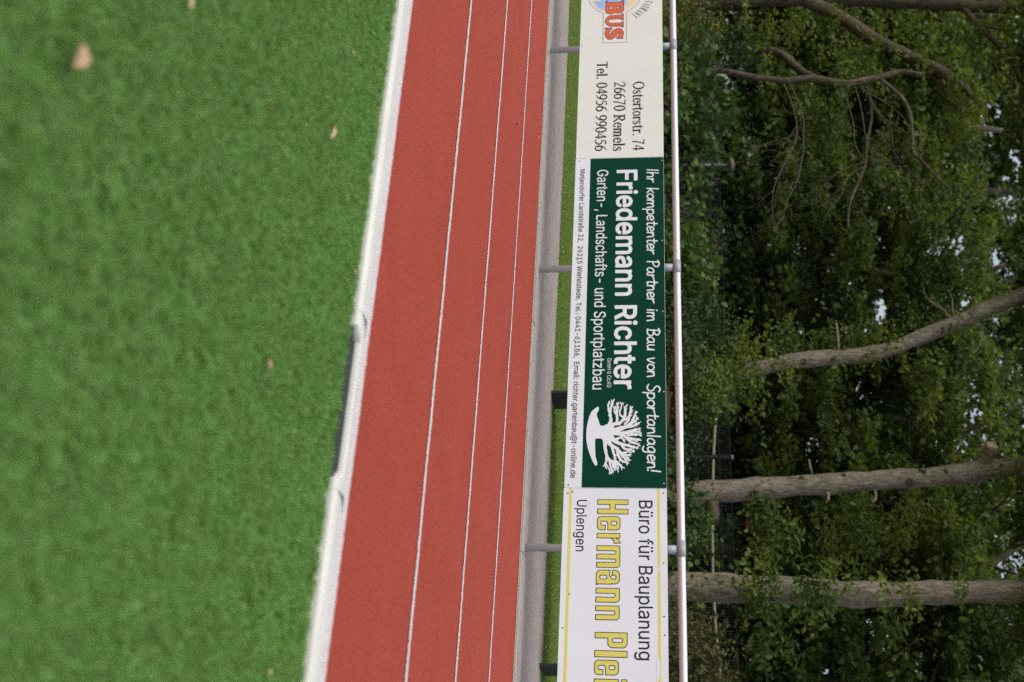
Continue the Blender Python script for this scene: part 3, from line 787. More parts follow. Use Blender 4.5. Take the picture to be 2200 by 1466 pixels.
# outlines of a plain grotesque, thousandths of an em: advance | contour | contour ...
SANS_CAP, SANS_SPACE = 509, 188
SANS = {
 '&': '448|197,-7 165,-5 136,1 110,12 88,26 69,42 54,62 43,84 36,108 34,133 36,154 40,173 47,189 58,205 70,220 85,235 101,249 120,264 140,279 216,335 223,340 230,346 237,352 243,359 249,367 255,375 259,384 261,394 262,405 260,420 255,434 245,445 233,454 219,459 201,461 189,460 178,457 168,453 159,447 151,440 145,431 141,421 138,411 137,399 138,386 141,375 145,363 152,352 159,340 169,327 179,314 191,300 204,284 438,0 364,0 171,231 153,254 136,274 121,293 108,310 96,327 87,344 81,361 77,379 75,398 77,420 82,440 91,458 102,474 117,488 134,499 154,507 176,512 200,513 224,512 246,507 266,499 283,488 297,475 308,459 317,442 322,424 324,404 323,389 320,375 315,362 309,349 301,336 291,325 281,314 269,303 256,293 154,217 135,202 121,188 110,174 103,161 98,146 97,131 98,115 102,101 109,87 118,76 130,66 143,57 158,51 175,48 193,46 213,48 232,52 251,59 269,69 286,81 301,95 315,112 327,131 336,151 343,174 348,198 349,224 408,224 406,194 403,167 397,144 389,124 380,107 371,92 361,80 353,70 345,62 333,47 315,30 294,17 271,7 246,-1 221,-5',
 ',': '188|38,-119 68,71 137,71 84,-119',
 '-': '453|337,244 337,188 114,188 114,244',
 '.': '188|95,-4 83,-3 73,1 63,9 55,18 51,29 50,41 51,53 55,64 63,73 73,81 83,85 95,87 107,85 118,81 128,73 135,64 140,53 141,41 140,29 135,18 128,9 118,1 107,-3',
 '0': '453|227,-7 191,-3 158,7 130,24 105,48 85,77 69,113 57,155 50,202 48,254 50,306 57,353 69,395 85,431 106,461 130,484 159,502 191,512 227,516 262,512 295,502 323,484 348,461 368,431 384,395 396,353 403,306 405,254 403,202 396,155 384,113 368,77 348,48 323,24 295,7 263,-3|227,50 250,52 271,60 290,74 306,92 320,116 330,144 338,176 342,213 344,254 342,295 338,332 330,365 320,393 306,416 290,435 271,449 250,457 227,460 203,457 182,449 163,435 147,416 134,393 123,365 115,332 111,295 109,254 111,213 115,176 123,144 134,116 147,92 163,74 182,60 203,52',
 '1': '453|76,0 76,55 391,55 391,0|276,509 276,0 212,0 212,448 209,448 86,358 86,427 198,509',
 '2': '453|64,0 64,47 234,229 252,248 268,266 282,282 294,298 303,312 311,327 316,341 319,356 320,371 319,389 315,405 308,419 298,431 287,441 273,449 258,455 241,458 224,460 205,458 188,454 172,447 159,438 148,427 139,413 132,398 128,381 127,362 66,362 68,391 75,418 86,442 102,464 121,482 143,496 168,507 196,513 225,516 254,513 281,507 306,497 328,482 346,465 361,445 372,423 379,398 381,372 380,354 377,336 371,318 363,299 351,280 336,259 317,235 294,209 267,180 153,60 153,57 389,57 389,0',
 '3': '453|218,-7 188,-5 159,1 133,10 108,22 88,38 70,57 57,79 48,104 44,132 109,132 112,115 118,100 126,87 137,76 150,66 165,59 182,54 200,51 219,50 239,51 258,55 275,61 291,69 304,80 315,93 323,108 328,125 329,145 328,163 323,180 316,196 306,211 292,223 275,234 254,241 229,246 201,248 157,248 157,299 288,448 288,452 70,452 70,509 372,509 372,461 211,278 211,289 247,290 279,286 308,276 333,262 354,244 371,222 383,198 391,173 393,145 390,116 383,90 370,66 354,45 333,27 309,12 281,2 251,-5',
 '4': '453|40,105 40,158 247,509 311,509 109,166 109,163 413,163 413,105|282,0 282,121 282,146 282,318 343,318 343,0',
 '5': '453|221,-7 192,-5 165,1 140,11 118,25 99,41 83,60 71,82 63,105 60,130 122,130 125,115 130,102 138,89 148,78 160,68 173,60 188,54 204,51 221,50 241,51 259,56 276,64 291,75 304,89 314,104 322,122 326,141 328,162 326,183 321,203 314,221 303,237 290,251 275,262 257,270 238,275 218,277 201,276 184,273 167,268 152,262 139,255 128,246 67,253 96,509 366,509 366,452 151,452 134,301 136,301 148,311 162,318 178,325 194,330 212,333 229,334 252,332 274,328 294,321 313,311 330,299 345,285 358,269 370,251 379,231 386,210 390,187 391,163 388,132 381,102 369,76 352,52 332,32 309,15 282,3 253,-4',
 '6': '453|226,-7 196,-4 168,3 142,15 119,31 100,51 84,74 73,101 66,130 64,162 65,187 71,212 80,239 93,268 112,302 137,340 252,509 322,509 151,261 145,261 151,270 157,279 165,288 174,295 184,302 196,307 208,311 221,313 235,314 265,312 291,305 316,295 337,280 355,262 370,240 380,215 387,187 389,157 387,127 379,98 368,73 352,50 333,30 310,14 284,3 257,-4|226,48 245,50 263,55 279,63 293,73 304,86 314,101 322,119 326,137 327,157 326,178 322,196 314,213 304,228 293,241 279,251 263,259 245,264 226,265 207,264 190,259 174,252 160,241 148,229 138,214 131,197 126,179 125,158 126,138 131,119 138,102 148,86 160,73 174,63 190,55 207,50',
 '8': '453|226,-7 193,-5 163,1 136,11 111,25 91,42 74,62 62,84 54,109 52,135 53,156 58,176 65,195 75,212 87,228 101,241 117,252 134,260 153,265 153,267 129,276 109,289 93,308 80,330 73,354 70,380 73,405 79,429 90,450 106,469 124,485 146,498 170,508 197,514 226,516 255,514 282,508 306,498 328,485 346,469 361,450 373,429 379,405 382,380 379,354 372,330 359,308 343,289 323,276 300,267 300,265 319,260 335,252 351,241 365,228 377,212 387,195 395,176 399,156 401,135 398,109 391,84 378,62 362,42 341,25 317,11 289,1 259,-5|226,49 248,50 267,54 285,60 300,69 313,79 323,91 331,106 335,121 337,139 335,157 330,173 322,189 312,202 298,213 283,223 265,230 247,234 226,235 206,234 187,230 169,223 154,213 140,202 130,189 122,173 117,157 115,139 117,121 121,106 129,91 139,79 152,69 167,60 185,54 205,50|226,290 244,291 260,294 274,300 287,308 298,318 307,330 314,344 318,359 319,376 318,392 314,407 308,420 299,432 288,442 275,449 260,455 244,459 226,460 208,459 192,455 177,449 164,442 153,432 145,420 138,407 134,392 133,376 134,359 138,344 145,330 154,318 165,308 178,300 193,294 209,291',
 ':': '188|95,-4 83,-3 73,1 63,9 55,18 51,29 50,41 51,53 55,64 63,73 73,81 83,85 95,87 107,85 118,81 128,73 135,64 140,53 141,41 140,29 135,18 128,9 118,1 107,-3|95,271 83,272 73,277 63,284 55,294 51,304 50,316 51,328 55,339 63,349 73,356 83,360 95,362 107,360 118,356 128,349 135,339 140,328 141,316 140,304 135,294 128,284 118,277 107,272',
 '@': '676|355,-135 307,-133 262,-126 221,-114 184,-98 151,-77 122,-53 98,-24 77,9 61,46 50,87 43,131 40,179 43,226 50,269 61,309 78,346 98,379 123,408 151,433 184,454 220,470 260,482 303,489 349,492 394,489 435,482 472,469 506,452 536,432 562,407 584,380 603,351 617,319 627,285 633,251 635,215 635,191 633,166 631,142 627,118 622,96 615,76 605,57 593,42 579,28 561,18 541,13 517,11 503,11 490,13 476,17 463,21 451,28 441,36 432,45 426,56 423,68 420,68 413,54 402,41 388,30 371,20 351,15 326,13 298,15 273,23 251,35 232,52 216,73 204,96 195,123 190,152 188,182 190,212 197,239 207,265 220,287 237,306 257,322 279,334 304,341 330,343 351,342 369,338 385,331 398,323 409,314 416,306 419,306 419,335 474,335 474,110 475,97 479,85 485,74 493,66 505,61 518,59 533,61 546,66 557,76 565,89 571,106 576,127 579,152 580,182 581,215 579,245 575,273 567,301 555,327 541,351 523,373 502,393 477,410 450,424 419,434 385,440 347,442 309,440 274,434 242,424 213,410 187,393 164,372 144,347 128,320 115,289 105,255 100,218 98,178 100,138 105,100 115,66 128,35 144,8 165,-17 188,-37 215,-54 246,-68 280,-78 317,-83 357,-85 376,-85 394,-83 412,-80 428,-77 444,-73 458,-69 471,-65 481,-62 489,-59 504,-107 493,-111 480,-116 464,-120 447,-124 429,-128 411,-131 392,-133 374,-135|329,65 350,66 368,71 382,78 395,89 405,102 412,118 417,138 421,160 422,185 421,210 417,231 411,249 403,263 393,274 381,282 366,287 350,290 331,292 313,290 297,285 283,277 271,267 260,254 252,239 246,222 243,204 242,185 243,164 246,144 251,125 258,108 267,94 279,81 293,72 310,67',
 'B': '456|60,0 60,509 241,509 274,507 304,501 329,491 350,477 367,461 381,442 390,421 396,398 398,374 397,353 393,336 387,320 378,307 368,295 356,286 343,278 329,272 315,267 315,262 331,260 347,254 363,245 378,234 391,220 402,203 411,184 416,161 418,136 416,111 410,88 400,67 386,48 368,31 344,18 317,8 284,2 247,0|125,57 245,57 281,60 309,67 330,80 344,96 353,115 355,137 354,153 350,169 342,184 333,197 320,209 306,218 289,225 269,229 248,231 125,231|125,285 238,285 256,287 273,290 288,296 302,304 314,314 323,326 330,340 335,355 336,372 333,393 326,412 313,429 294,442 270,449 240,452 125,452',
 'C': '510|267,-7 225,-3 186,7 150,25 119,49 92,79 70,115 53,157 44,203 40,254 44,305 53,352 70,393 92,429 119,459 150,484 186,501 225,512 267,516 293,514 317,511 340,504 362,496 383,485 402,471 419,456 435,438 448,418 459,397 467,373 473,348 408,348 404,365 397,380 389,395 380,407 369,418 357,428 344,437 330,444 315,449 300,453 284,455 267,456 237,453 209,445 184,432 161,414 141,391 125,364 113,332 106,295 103,254 106,213 113,177 125,145 141,117 161,94 184,76 210,63 237,56 267,53 284,54 300,56 315,60 330,65 344,72 357,81 369,90 380,102 389,114 397,128 404,144 408,160 473,160 467,135 459,112 448,91 435,71 420,53 402,38 383,24 363,13 341,5 317,-2 293,-6',
 'E': '419|60,0 60,509 372,509 372,452 125,452 125,286 355,286 355,229 125,229 125,57 375,57 375,0',
 'F': '410|60,0 60,509 369,509 369,452 125,452 125,278 346,278 346,221 125,221 125,0',
 'G': '520|269,-7 225,-3 185,7 149,25 118,49 91,79 69,116 53,157 43,203 40,254 43,305 53,352 69,393 91,429 117,459 149,484 184,501 223,512 265,516 291,514 316,510 340,504 363,494 384,483 403,469 421,453 436,436 449,416 460,395 468,373 474,349 408,349 402,365 395,379 387,393 378,406 368,417 356,427 344,436 330,443 315,448 300,453 283,455 265,456 236,453 209,445 183,432 160,414 141,392 125,364 113,332 106,295 103,254 106,213 113,177 125,145 141,117 161,95 184,76 210,63 238,56 269,53 296,55 322,61 345,71 365,85 382,102 396,123 407,147 413,173 415,202 434,199 283,199 283,256 478,256 478,200 475,160 466,124 451,91 431,62 406,38 377,19 344,5 308,-4',
 'H': '517|60,0 60,509 125,509 125,289 392,289 392,509 457,509 457,0 392,0 392,232 125,232 125,0',
 'K': '467|104,145 104,216 116,231 128,246 139,261 151,275 162,289 174,303 187,317 199,331 212,344 364,509 448,509 231,276 228,276|60,0 60,509 125,509 125,334 124,225 125,193 125,0|372,0 188,259 228,309 449,0',
 'L': '393|60,0 60,509 125,509 125,57 361,57 361,0',
 'M': '628|60,0 60,509 152,509 277,187 280,179 284,170 287,159 291,147 295,135 299,123 303,110 307,97 311,84 315,71 319,60 322,49 307,49 311,59 314,71 318,83 322,95 326,108 330,121 334,134 338,146 342,158 346,169 349,179 352,187 476,509 568,509 568,0 504,0 504,291 504,302 504,314 504,327 505,340 505,354 505,369 505,383 506,398 506,413 506,428 507,443 507,457 513,457 508,441 503,425 498,409 492,393 487,378 482,363 477,348 472,335 467,322 463,310 459,300 456,291 342,0 286,0 170,291 167,300 163,310 159,321 155,333 150,347 145,361 140,376 134,392 129,408 124,424 118,441 112,457 119,457 119,444 120,430 120,416 120,401 121,386 121,372 121,357 121,342 122,328 122,315 122,302 122,291 122,0',
 'R': '449|60,0 60,509 236,509 273,506 305,500 333,489 356,473 376,455 390,433 401,408 407,381 409,352 407,323 401,296 390,271 376,250 356,232 333,217 305,206 273,200 236,198 96,198 96,255 234,255 258,256 280,260 298,267 313,276 325,287 334,300 340,316 344,333 345,352 344,371 340,389 334,405 325,419 313,430 298,440 279,446 258,451 233,452 125,452 125,0|353,0 230,229 303,229 428,0',
 'S': '447|224,-9 188,-7 156,-1 128,9 102,23 81,40 64,60 51,83 42,109 38,137 104,137 108,118 114,102 123,88 136,76 150,66 166,59 185,53 204,50 224,49 246,50 267,54 286,60 303,69 317,79 329,92 338,106 344,122 346,139 344,154 340,168 332,179 322,189 310,197 296,205 280,211 263,217 245,222 184,239 145,253 112,269 86,289 67,313 56,341 52,372 54,400 62,425 75,448 92,468 113,484 138,498 165,508 195,514 227,516 259,514 289,508 316,498 340,484 360,468 377,449 390,427 398,403 401,378 337,378 332,402 320,421 302,437 280,449 254,456 225,459 204,457 185,454 167,448 152,440 139,430 129,418 121,405 117,391 115,376 117,359 122,345 131,334 142,324 155,315 169,308 184,302 198,297 212,293 264,279 279,275 295,270 312,264 328,256 344,248 359,238 372,226 384,213 395,198 402,180 407,161 408,139 406,112 399,87 386,64 370,43 349,25 323,11 294,0 261,-7',
 'T': '449|32,452 32,509 417,509 417,452 257,452 257,0 193,0 193,452',
 'U': '517|259,-8 220,-6 186,2 154,15 126,33 103,55 85,80 71,108 63,140 60,173 60,509 124,509 124,178 126,155 132,133 141,113 153,95 169,80 187,68 208,59 232,53 259,52 285,53 309,59 331,68 349,80 364,95 377,113 385,133 391,155 393,178 393,509 457,509 457,173 454,140 446,108 433,80 414,55 391,33 363,15 332,2 297,-6',
 'W': '686|155,0 16,509 82,509 163,196 167,179 172,162 175,145 179,128 183,111 187,94 190,76 194,58 197,40 189,40 193,58 196,76 200,94 203,111 207,128 211,145 215,162 220,179 224,196 306,509 380,509 462,196 466,179 470,162 474,145 478,128 482,111 486,94 490,76 494,58 497,40 488,40 492,58 495,76 499,94 503,111 506,128 510,145 515,162 519,179 523,196 603,509 670,509 530,0 455,0 368,323 362,345 357,368 351,391 346,417 341,445 336,475 350,475 345,446 340,420 335,395 330,371 324,347 318,323 230,0',
 'a': '389|160,-9 137,-7 115,-3 94,5 76,15 60,29 48,45 38,63 32,84 30,108 32,128 36,146 43,161 53,174 64,184 78,193 92,200 108,206 125,211 143,214 161,217 178,220 200,223 218,225 234,227 247,229 257,231 265,235 271,240 274,246 276,255 276,257 275,272 272,285 267,297 260,307 251,315 240,322 227,327 212,330 196,331 178,330 163,327 149,322 137,316 127,309 118,301 110,292 104,283 100,274 41,291 51,313 64,331 79,346 95,358 114,368 133,375 153,380 173,383 194,384 208,384 223,382 239,379 255,375 271,369 286,360 300,350 312,336 322,320 330,301 335,278 337,251 337,0 277,0 277,52 272,52 267,43 260,34 252,25 242,16 229,8 215,1 199,-4 181,-7|170,45 192,47 211,51 228,59 242,68 254,80 263,93 270,108 274,122 276,138 276,190 272,187 267,184 259,182 251,180 241,178 231,176 221,174 210,173 200,171 191,170 182,169 175,168 161,166 147,163 134,159 122,153 112,147 103,139 97,130 93,118 92,105 93,93 96,82 102,72 109,64 119,57 130,52 142,48 156,46',
 'b': '424|229,-8 208,-7 189,-3 172,4 159,12 147,21 138,31 130,41 123,50 118,59 112,59 112,0 53,0 53,509 114,509 114,319 118,319 123,327 130,336 137,346 147,355 158,364 171,373 188,379 207,383 229,384 259,382 287,374 313,361 335,342 354,320 370,293 381,261 388,227 390,189 388,151 381,116 370,84 355,57 336,34 313,16 288,3 260,-6|220,47 242,49 262,55 279,66 294,80 306,97 316,117 323,139 327,163 328,189 327,215 323,239 316,261 307,281 295,298 280,311 262,322 243,328 220,330 198,328 178,322 161,312 147,299 134,282 125,263 118,241 114,216 113,189 114,162 118,138 125,115 135,95 147,78 162,65 179,55 198,49',
 'c': '396|207,-8 174,-5 144,3 117,16 93,35 72,58 56,85 44,116 37,150 34,187 37,225 44,260 56,291 72,318 93,341 117,360 144,374 174,382 207,384 226,384 243,381 260,377 276,371 291,364 305,356 318,346 330,335 340,322 349,308 356,293 362,277 303,262 300,272 295,281 290,289 284,297 278,304 270,311 261,316 252,321 242,325 231,328 220,329 207,330 184,328 163,321 145,310 130,296 118,278 108,258 102,236 98,212 96,187 98,163 102,139 108,117 118,97 130,80 145,66 163,55 184,49 207,46 220,47 232,49 243,52 253,55 262,60 271,66 279,73 285,80 292,89 297,98 301,107 304,117 363,102 357,86 350,70 341,56 331,43 319,32 306,21 292,12 277,5 261,-1 244,-5 226,-7',
 'd': '424|195,-8 165,-6 137,3 111,16 89,34 70,57 55,84 43,116 36,151 34,189 36,227 43,261 55,293 70,320 89,342 112,361 137,374 165,382 196,384 218,383 237,379 253,373 267,364 278,355 287,346 295,336 301,327 306,319 311,319 311,509 372,509 372,0 313,0 313,59 307,59 301,50 295,41 287,31 277,21 266,12 252,4 236,-3 217,-7|205,47 226,49 246,55 263,65 278,78 290,95 299,115 306,138 310,162 312,189 310,216 306,241 300,263 290,282 278,299 263,312 246,322 227,328 205,330 182,328 162,322 145,311 130,298 118,281 108,261 102,239 98,215 96,189 98,163 102,139 109,117 118,97 130,80 145,66 162,55 182,49',
 'e': '404|212,-8 177,-5 145,3 117,16 92,35 72,58 56,85 44,116 37,150 34,187 36,224 44,258 55,290 71,317 91,340 115,359 142,373 172,382 205,384 226,383 246,380 266,374 285,366 303,355 319,341 334,324 347,305 357,282 365,256 370,227 371,194 371,169 75,169 75,221 338,221 310,202 308,226 304,248 298,269 288,286 277,301 263,314 246,323 227,328 205,330 183,328 164,323 146,313 131,301 119,286 109,270 102,251 97,231 96,211 96,178 98,151 102,127 110,106 121,88 135,73 151,61 169,53 190,48 212,46 227,47 241,49 254,53 265,58 276,65 285,73 294,82 300,93 306,105 365,91 358,72 348,55 335,39 320,26 302,14 283,4 261,-3 237,-7',
 'f': '254|228,379 228,327 6,327 6,379|81,0 81,432 82,452 87,470 96,486 107,499 120,510 135,519 152,525 169,529 187,530 201,530 212,529 222,527 231,525 238,523 243,521 227,468 224,470 220,471 215,472 209,473 202,474 195,474 178,472 164,468 154,460 147,449 143,435 142,419 142,0',
 'g': '425|207,-151 180,-149 156,-146 134,-140 114,-132 97,-122 82,-110 70,-97 59,-84 51,-69 101,-41 107,-49 114,-57 122,-66 131,-74 142,-82 154,-88 169,-93 187,-96 207,-97 236,-95 261,-87 282,-75 298,-58 308,-34 311,-6 311,68 306,68 301,60 294,51 287,41 277,32 266,23 252,16 236,10 217,6 195,5 165,7 138,14 113,27 90,43 71,65 55,90 43,120 36,154 34,191 36,229 43,263 55,293 71,320 90,342 112,361 138,374 166,382 196,384 218,383 237,379 253,373 267,365 279,356 288,346 296,336 302,327 308,319 313,319 313,379 372,379 372,-9 370,-40 363,-67 350,-90 334,-109 314,-124 291,-136 265,-144 237,-149|205,59 227,61 246,66 264,75 278,87 290,103 300,121 307,142 311,166 312,193 311,219 307,242 300,264 291,283 279,299 264,312 247,322 227,328 205,330 182,328 163,322 145,312 130,298 118,282 109,262 102,241 98,218 96,193 98,167 102,144 109,123 118,104 131,88 145,76 163,66 183,61',
 'h': '410|114,227 114,0 53,0 53,509 114,509 114,287 102,287 116,319 132,344 152,362 175,374 200,382 227,384 252,383 275,377 295,369 313,356 328,340 341,321 350,298 355,271 357,240 357,0 296,0 296,235 293,263 286,286 273,304 256,318 235,326 210,329 192,328 176,324 161,317 147,308 136,297 126,283 119,266 115,248',
 'i': '167|53,0 53,379 114,379 114,0|84,443 73,444 63,448 54,455 47,463 43,472 41,483 43,494 47,504 54,512 63,518 73,522 84,524 95,522 105,518 114,512 121,504 125,494 126,483 125,472 121,463 114,455 105,448 95,444',
 'j': '167|53,379 114,379 114,-30 112,-52 108,-72 102,-90 92,-106 80,-119 65,-129 47,-137 27,-141 4,-143 -10,-143 -10,-87 2,-87 18,-85 31,-80 40,-72 47,-61 51,-46 53,-29|83,443 72,444 62,448 53,455 47,463 42,472 41,483 42,494 47,504 53,512 62,518 72,522 83,524 95,522 105,518 114,512 120,504 125,494 126,483 125,472 120,463 114,455 105,448 95,444',
 'l': '189|139,-2 112,0 91,8 74,20 62,37 55,59 53,84 53,509 114,509 114,99 114,83 117,71 120,62 126,57 135,53 146,52 152,52 157,52 160,53 164,53 167,54 170,54 181,3 175,1 169,0 162,-1 154,-2 147,-2',
 'm': '610|53,0 53,379 112,379 112,295 108,295 114,314 122,331 132,346 144,358 158,368 172,376 187,382 203,385 219,386 245,383 268,375 287,361 303,342 314,320 321,295 312,295 318,312 326,329 337,343 350,356 364,366 381,375 398,381 417,385 437,386 458,385 478,380 497,372 514,361 529,346 541,328 550,307 555,283 557,255 557,0 496,0 496,254 493,279 485,298 473,313 456,323 438,329 419,330 402,329 387,326 374,320 363,312 353,302 345,290 340,277 336,263 335,247 335,0 274,0 274,260 272,280 265,297 253,311 238,322 220,328 199,330 185,329 171,326 158,320 145,312 135,302 126,289 119,274 115,257 114,238 114,0',
 'n': '410|114,227 114,0 53,0 53,379 112,379 112,287 102,287 116,319 132,344 152,362 175,374 200,382 227,384 252,383 275,377 295,369 313,356 328,340 341,321 350,298 355,271 357,240 357,0 296,0 296,235 293,263 286,286 273,304 256,318 235,326 210,329 192,328 176,324 161,317 147,308 136,297 126,283 119,266 115,248',
 'o': '415|207,-8 174,-5 144,3 117,16 93,35 72,58 56,85 44,116 37,150 34,187 37,225 44,260 56,291 72,318 93,341 117,360 144,374 174,382 207,384 241,382 271,374 299,360 323,341 343,318 359,291 371,260 379,225 381,187 379,150 371,116 359,85 343,58 323,35 299,16 271,3 241,-5|207,46 231,49 252,55 270,66 285,80 298,97 307,117 314,139 318,163 319,187 318,212 314,236 307,258 298,278 285,296 270,310 252,321 231,328 207,330 184,328 163,321 145,310 130,296 118,278 108,258 102,236 98,212 96,187 98,163 102,139 108,117 118,97 130,80 145,66 163,55 184,49',
 'p': '424|53,-143 53,379 112,379 112,319 118,319 123,327 130,336 137,346 147,355 158,364 171,373 188,379 207,383 229,384 259,382 287,374 313,361 335,342 354,320 370,293 381,261 388,227 390,189 388,151 381,116 370,84 355,57 336,34 313,16 288,3 260,-6 229,-8 208,-7 189,-3 173,4 159,12 147,21 138,31 130,41 124,50 118,59 114,59 114,-143|220,47 242,49 262,55 279,66 294,80 306,97 316,117 323,139 327,163 328,189 327,215 323,239 316,261 307,281 295,298 280,311 262,322 243,328 220,330 198,328 178,322 161,312 147,299 134,282 125,263 118,241 114,216 113,189 114,162 118,138 125,115 135,95 147,78 162,65 179,55 198,49',
 'r': '259|53,0 53,379 112,379 112,321 115,321 124,339 137,354 152,367 171,377 191,383 213,385 218,385 223,385 229,384 235,384 240,384 243,384 243,322 241,323 236,324 230,324 223,325 215,326 207,326 190,324 174,321 159,315 146,306 135,296 126,284 119,269 115,254 114,237 114,0',
 's': '365|182,-8 157,-7 133,-3 112,3 93,12 76,24 62,38 50,54 41,73 36,94 94,107 101,87 111,72 124,60 141,52 160,47 181,45 206,47 227,53 244,62 258,74 265,88 268,103 266,115 262,126 254,136 243,144 229,150 212,155 149,170 118,180 92,192 72,208 58,227 50,249 47,274 49,295 55,314 65,332 79,347 95,360 115,370 137,378 161,383 187,384 212,383 234,379 254,372 271,363 286,352 299,339 309,324 318,308 324,290 268,277 262,291 254,304 243,316 228,325 210,331 187,333 166,331 147,326 131,317 119,305 111,292 109,277 110,264 115,253 124,243 136,235 152,229 172,223 229,209 261,200 287,187 306,171 320,153 328,131 331,107 329,85 323,65 312,47 298,31 281,18 260,6 236,-2 210,-7',
 't': '227|204,379 204,327 6,327 6,379|65,471 126,471 126,98 127,83 130,70 136,61 144,55 156,51 170,50 175,50 180,50 185,51 191,52 197,53 202,54 213,2 207,0 200,-2 192,-3 184,-3 176,-4 168,-4 138,-1 113,7 92,21 77,41 68,64 65,93',
 'u': '410|182,-5 158,-3 135,2 115,11 97,23 82,39 69,59 60,82 54,109 53,139 53,379 114,379 114,144 116,117 124,94 137,75 154,61 175,53 200,50 218,51 234,55 249,62 263,71 274,83 283,97 290,113 295,132 296,153 296,379 357,379 357,0 298,0 298,92 307,92 294,60 277,35 257,17 234,5 209,-3',
 'z': '380|42,0 42,46 254,320 254,323 48,323 48,379 333,379 333,331 126,60 126,56 339,56 339,0',
 'ß': '441|122,362 122,0 60,0 60,362 64,409 77,447 99,477 127,498 160,511 197,516 218,514 240,510 260,503 280,493 297,479 312,463 323,443 330,420 332,393 331,377 329,363 325,351 320,340 315,331 309,322 303,314 297,306 292,299 289,291 286,282 285,272 287,261 291,250 297,241 306,232 316,224 327,215 339,207 350,198 362,188 373,177 383,165 391,152 398,137 402,120 403,100 401,79 396,59 386,42 374,27 358,15 340,6 319,-1 295,-5 269,-7 247,-6 227,-3 207,1 190,7 175,14 164,20 187,74 196,69 206,64 217,58 231,54 247,51 265,50 287,51 306,56 321,64 333,75 339,88 342,104 340,117 336,129 330,139 321,149 311,158 300,167 288,175 276,184 264,194 253,204 243,215 235,227 228,240 224,255 223,272 223,285 226,297 230,306 235,314 241,322 247,329 254,337 259,345 264,353 269,363 271,374 272,388 269,410 262,428 250,442 234,451 217,457 197,459 174,456 156,448 141,435 130,417 124,393',
 'ü': '410|182,-5 158,-3 135,2 115,11 97,23 82,39 69,59 60,82 54,109 53,139 53,379 114,379 114,144 116,117 124,94 137,75 154,61 175,53 200,50 218,51 234,55 249,62 263,71 274,83 283,97 290,113 295,132 296,153 296,379 357,379 357,0 298,0 298,92 307,92 294,60 277,35 257,17 234,5 209,-3|277,443 266,444 257,448 248,455 242,463 238,472 236,483 238,494 242,503 248,512 257,518 266,522 277,523 287,522 297,518 305,512 312,503 316,494 317,483 316,472 312,463 305,455 297,448 287,444|133,443 123,444 113,448 104,455 98,463 94,472 93,483 94,494 98,503 104,512 113,518 123,522 133,523 144,522 153,518 162,512 168,503 172,494 173,483 172,472 168,463 162,455 153,448 144,444',
}

def sans(mb, text, X0, X1, Z0, cap, Yp, bold=0.0, res=.002, mi=0):
    """fitted between X0 and X1 on baseline Z0; bold grows every outline (metres)"""
    x = 0.0; items = []
    for ch in text:
        if ch == ' ': x += SANS_SPACE; continue
        parts = SANS[ch].split('|')
        cs = [np.array([[float(v) for v in q.split(',')] for q in c.split(' ')]) for c in parts[1:]]
        items.append((x, cs)); x += float(parts[0])
    lo = min(px_+c[:, 0].min() for px_, cs in items for c in cs); hi = max(px_+c[:, 0].max() for px_, cs in items for c in cs)
    k = (X1-X0-2*bold)/(hi-lo); kz = (cap-2*bold)/SANS_CAP
    for px_, cs in items:
        g = Glyph()
        g.ops.append(('m', [np.stack([X0+bold+(c[:, 0]+px_-lo)*k, Z0+bold+c[:, 1]*kz], 1) for c in cs], False))
        fill_mesh(mb, g, res, Yp, bold, None, mi)

# ------------------------------------------------------------------ advertising boards
YS = 8.841            # front face of the boards
Y1_, Y2_, Y3_ = YS-.0006, YS-.0010, YS-.0014
def board(x0, x1, z0, z1, m, label):
    t = thing('advertising_board', ((x0+x1)/2, YS, z0), label, 'advertising board', 'advertising boards on the railing')
    b = MB()
    b.box((x0, YS, z0), (x1, YS+.006, z1))
    b.build('panel', m, t)
    return t
def screws(t, pts, m):
    for x, y in pts:
        p = at(x, y, YS)
        s = MB(); s.lathe((p.x, YS+.0005, p.z), [(.006, 0), (.006, .0025), (.0038, .004)], 10, axis=Vector((0,-1,0)))
        s.build('screw', m, t)

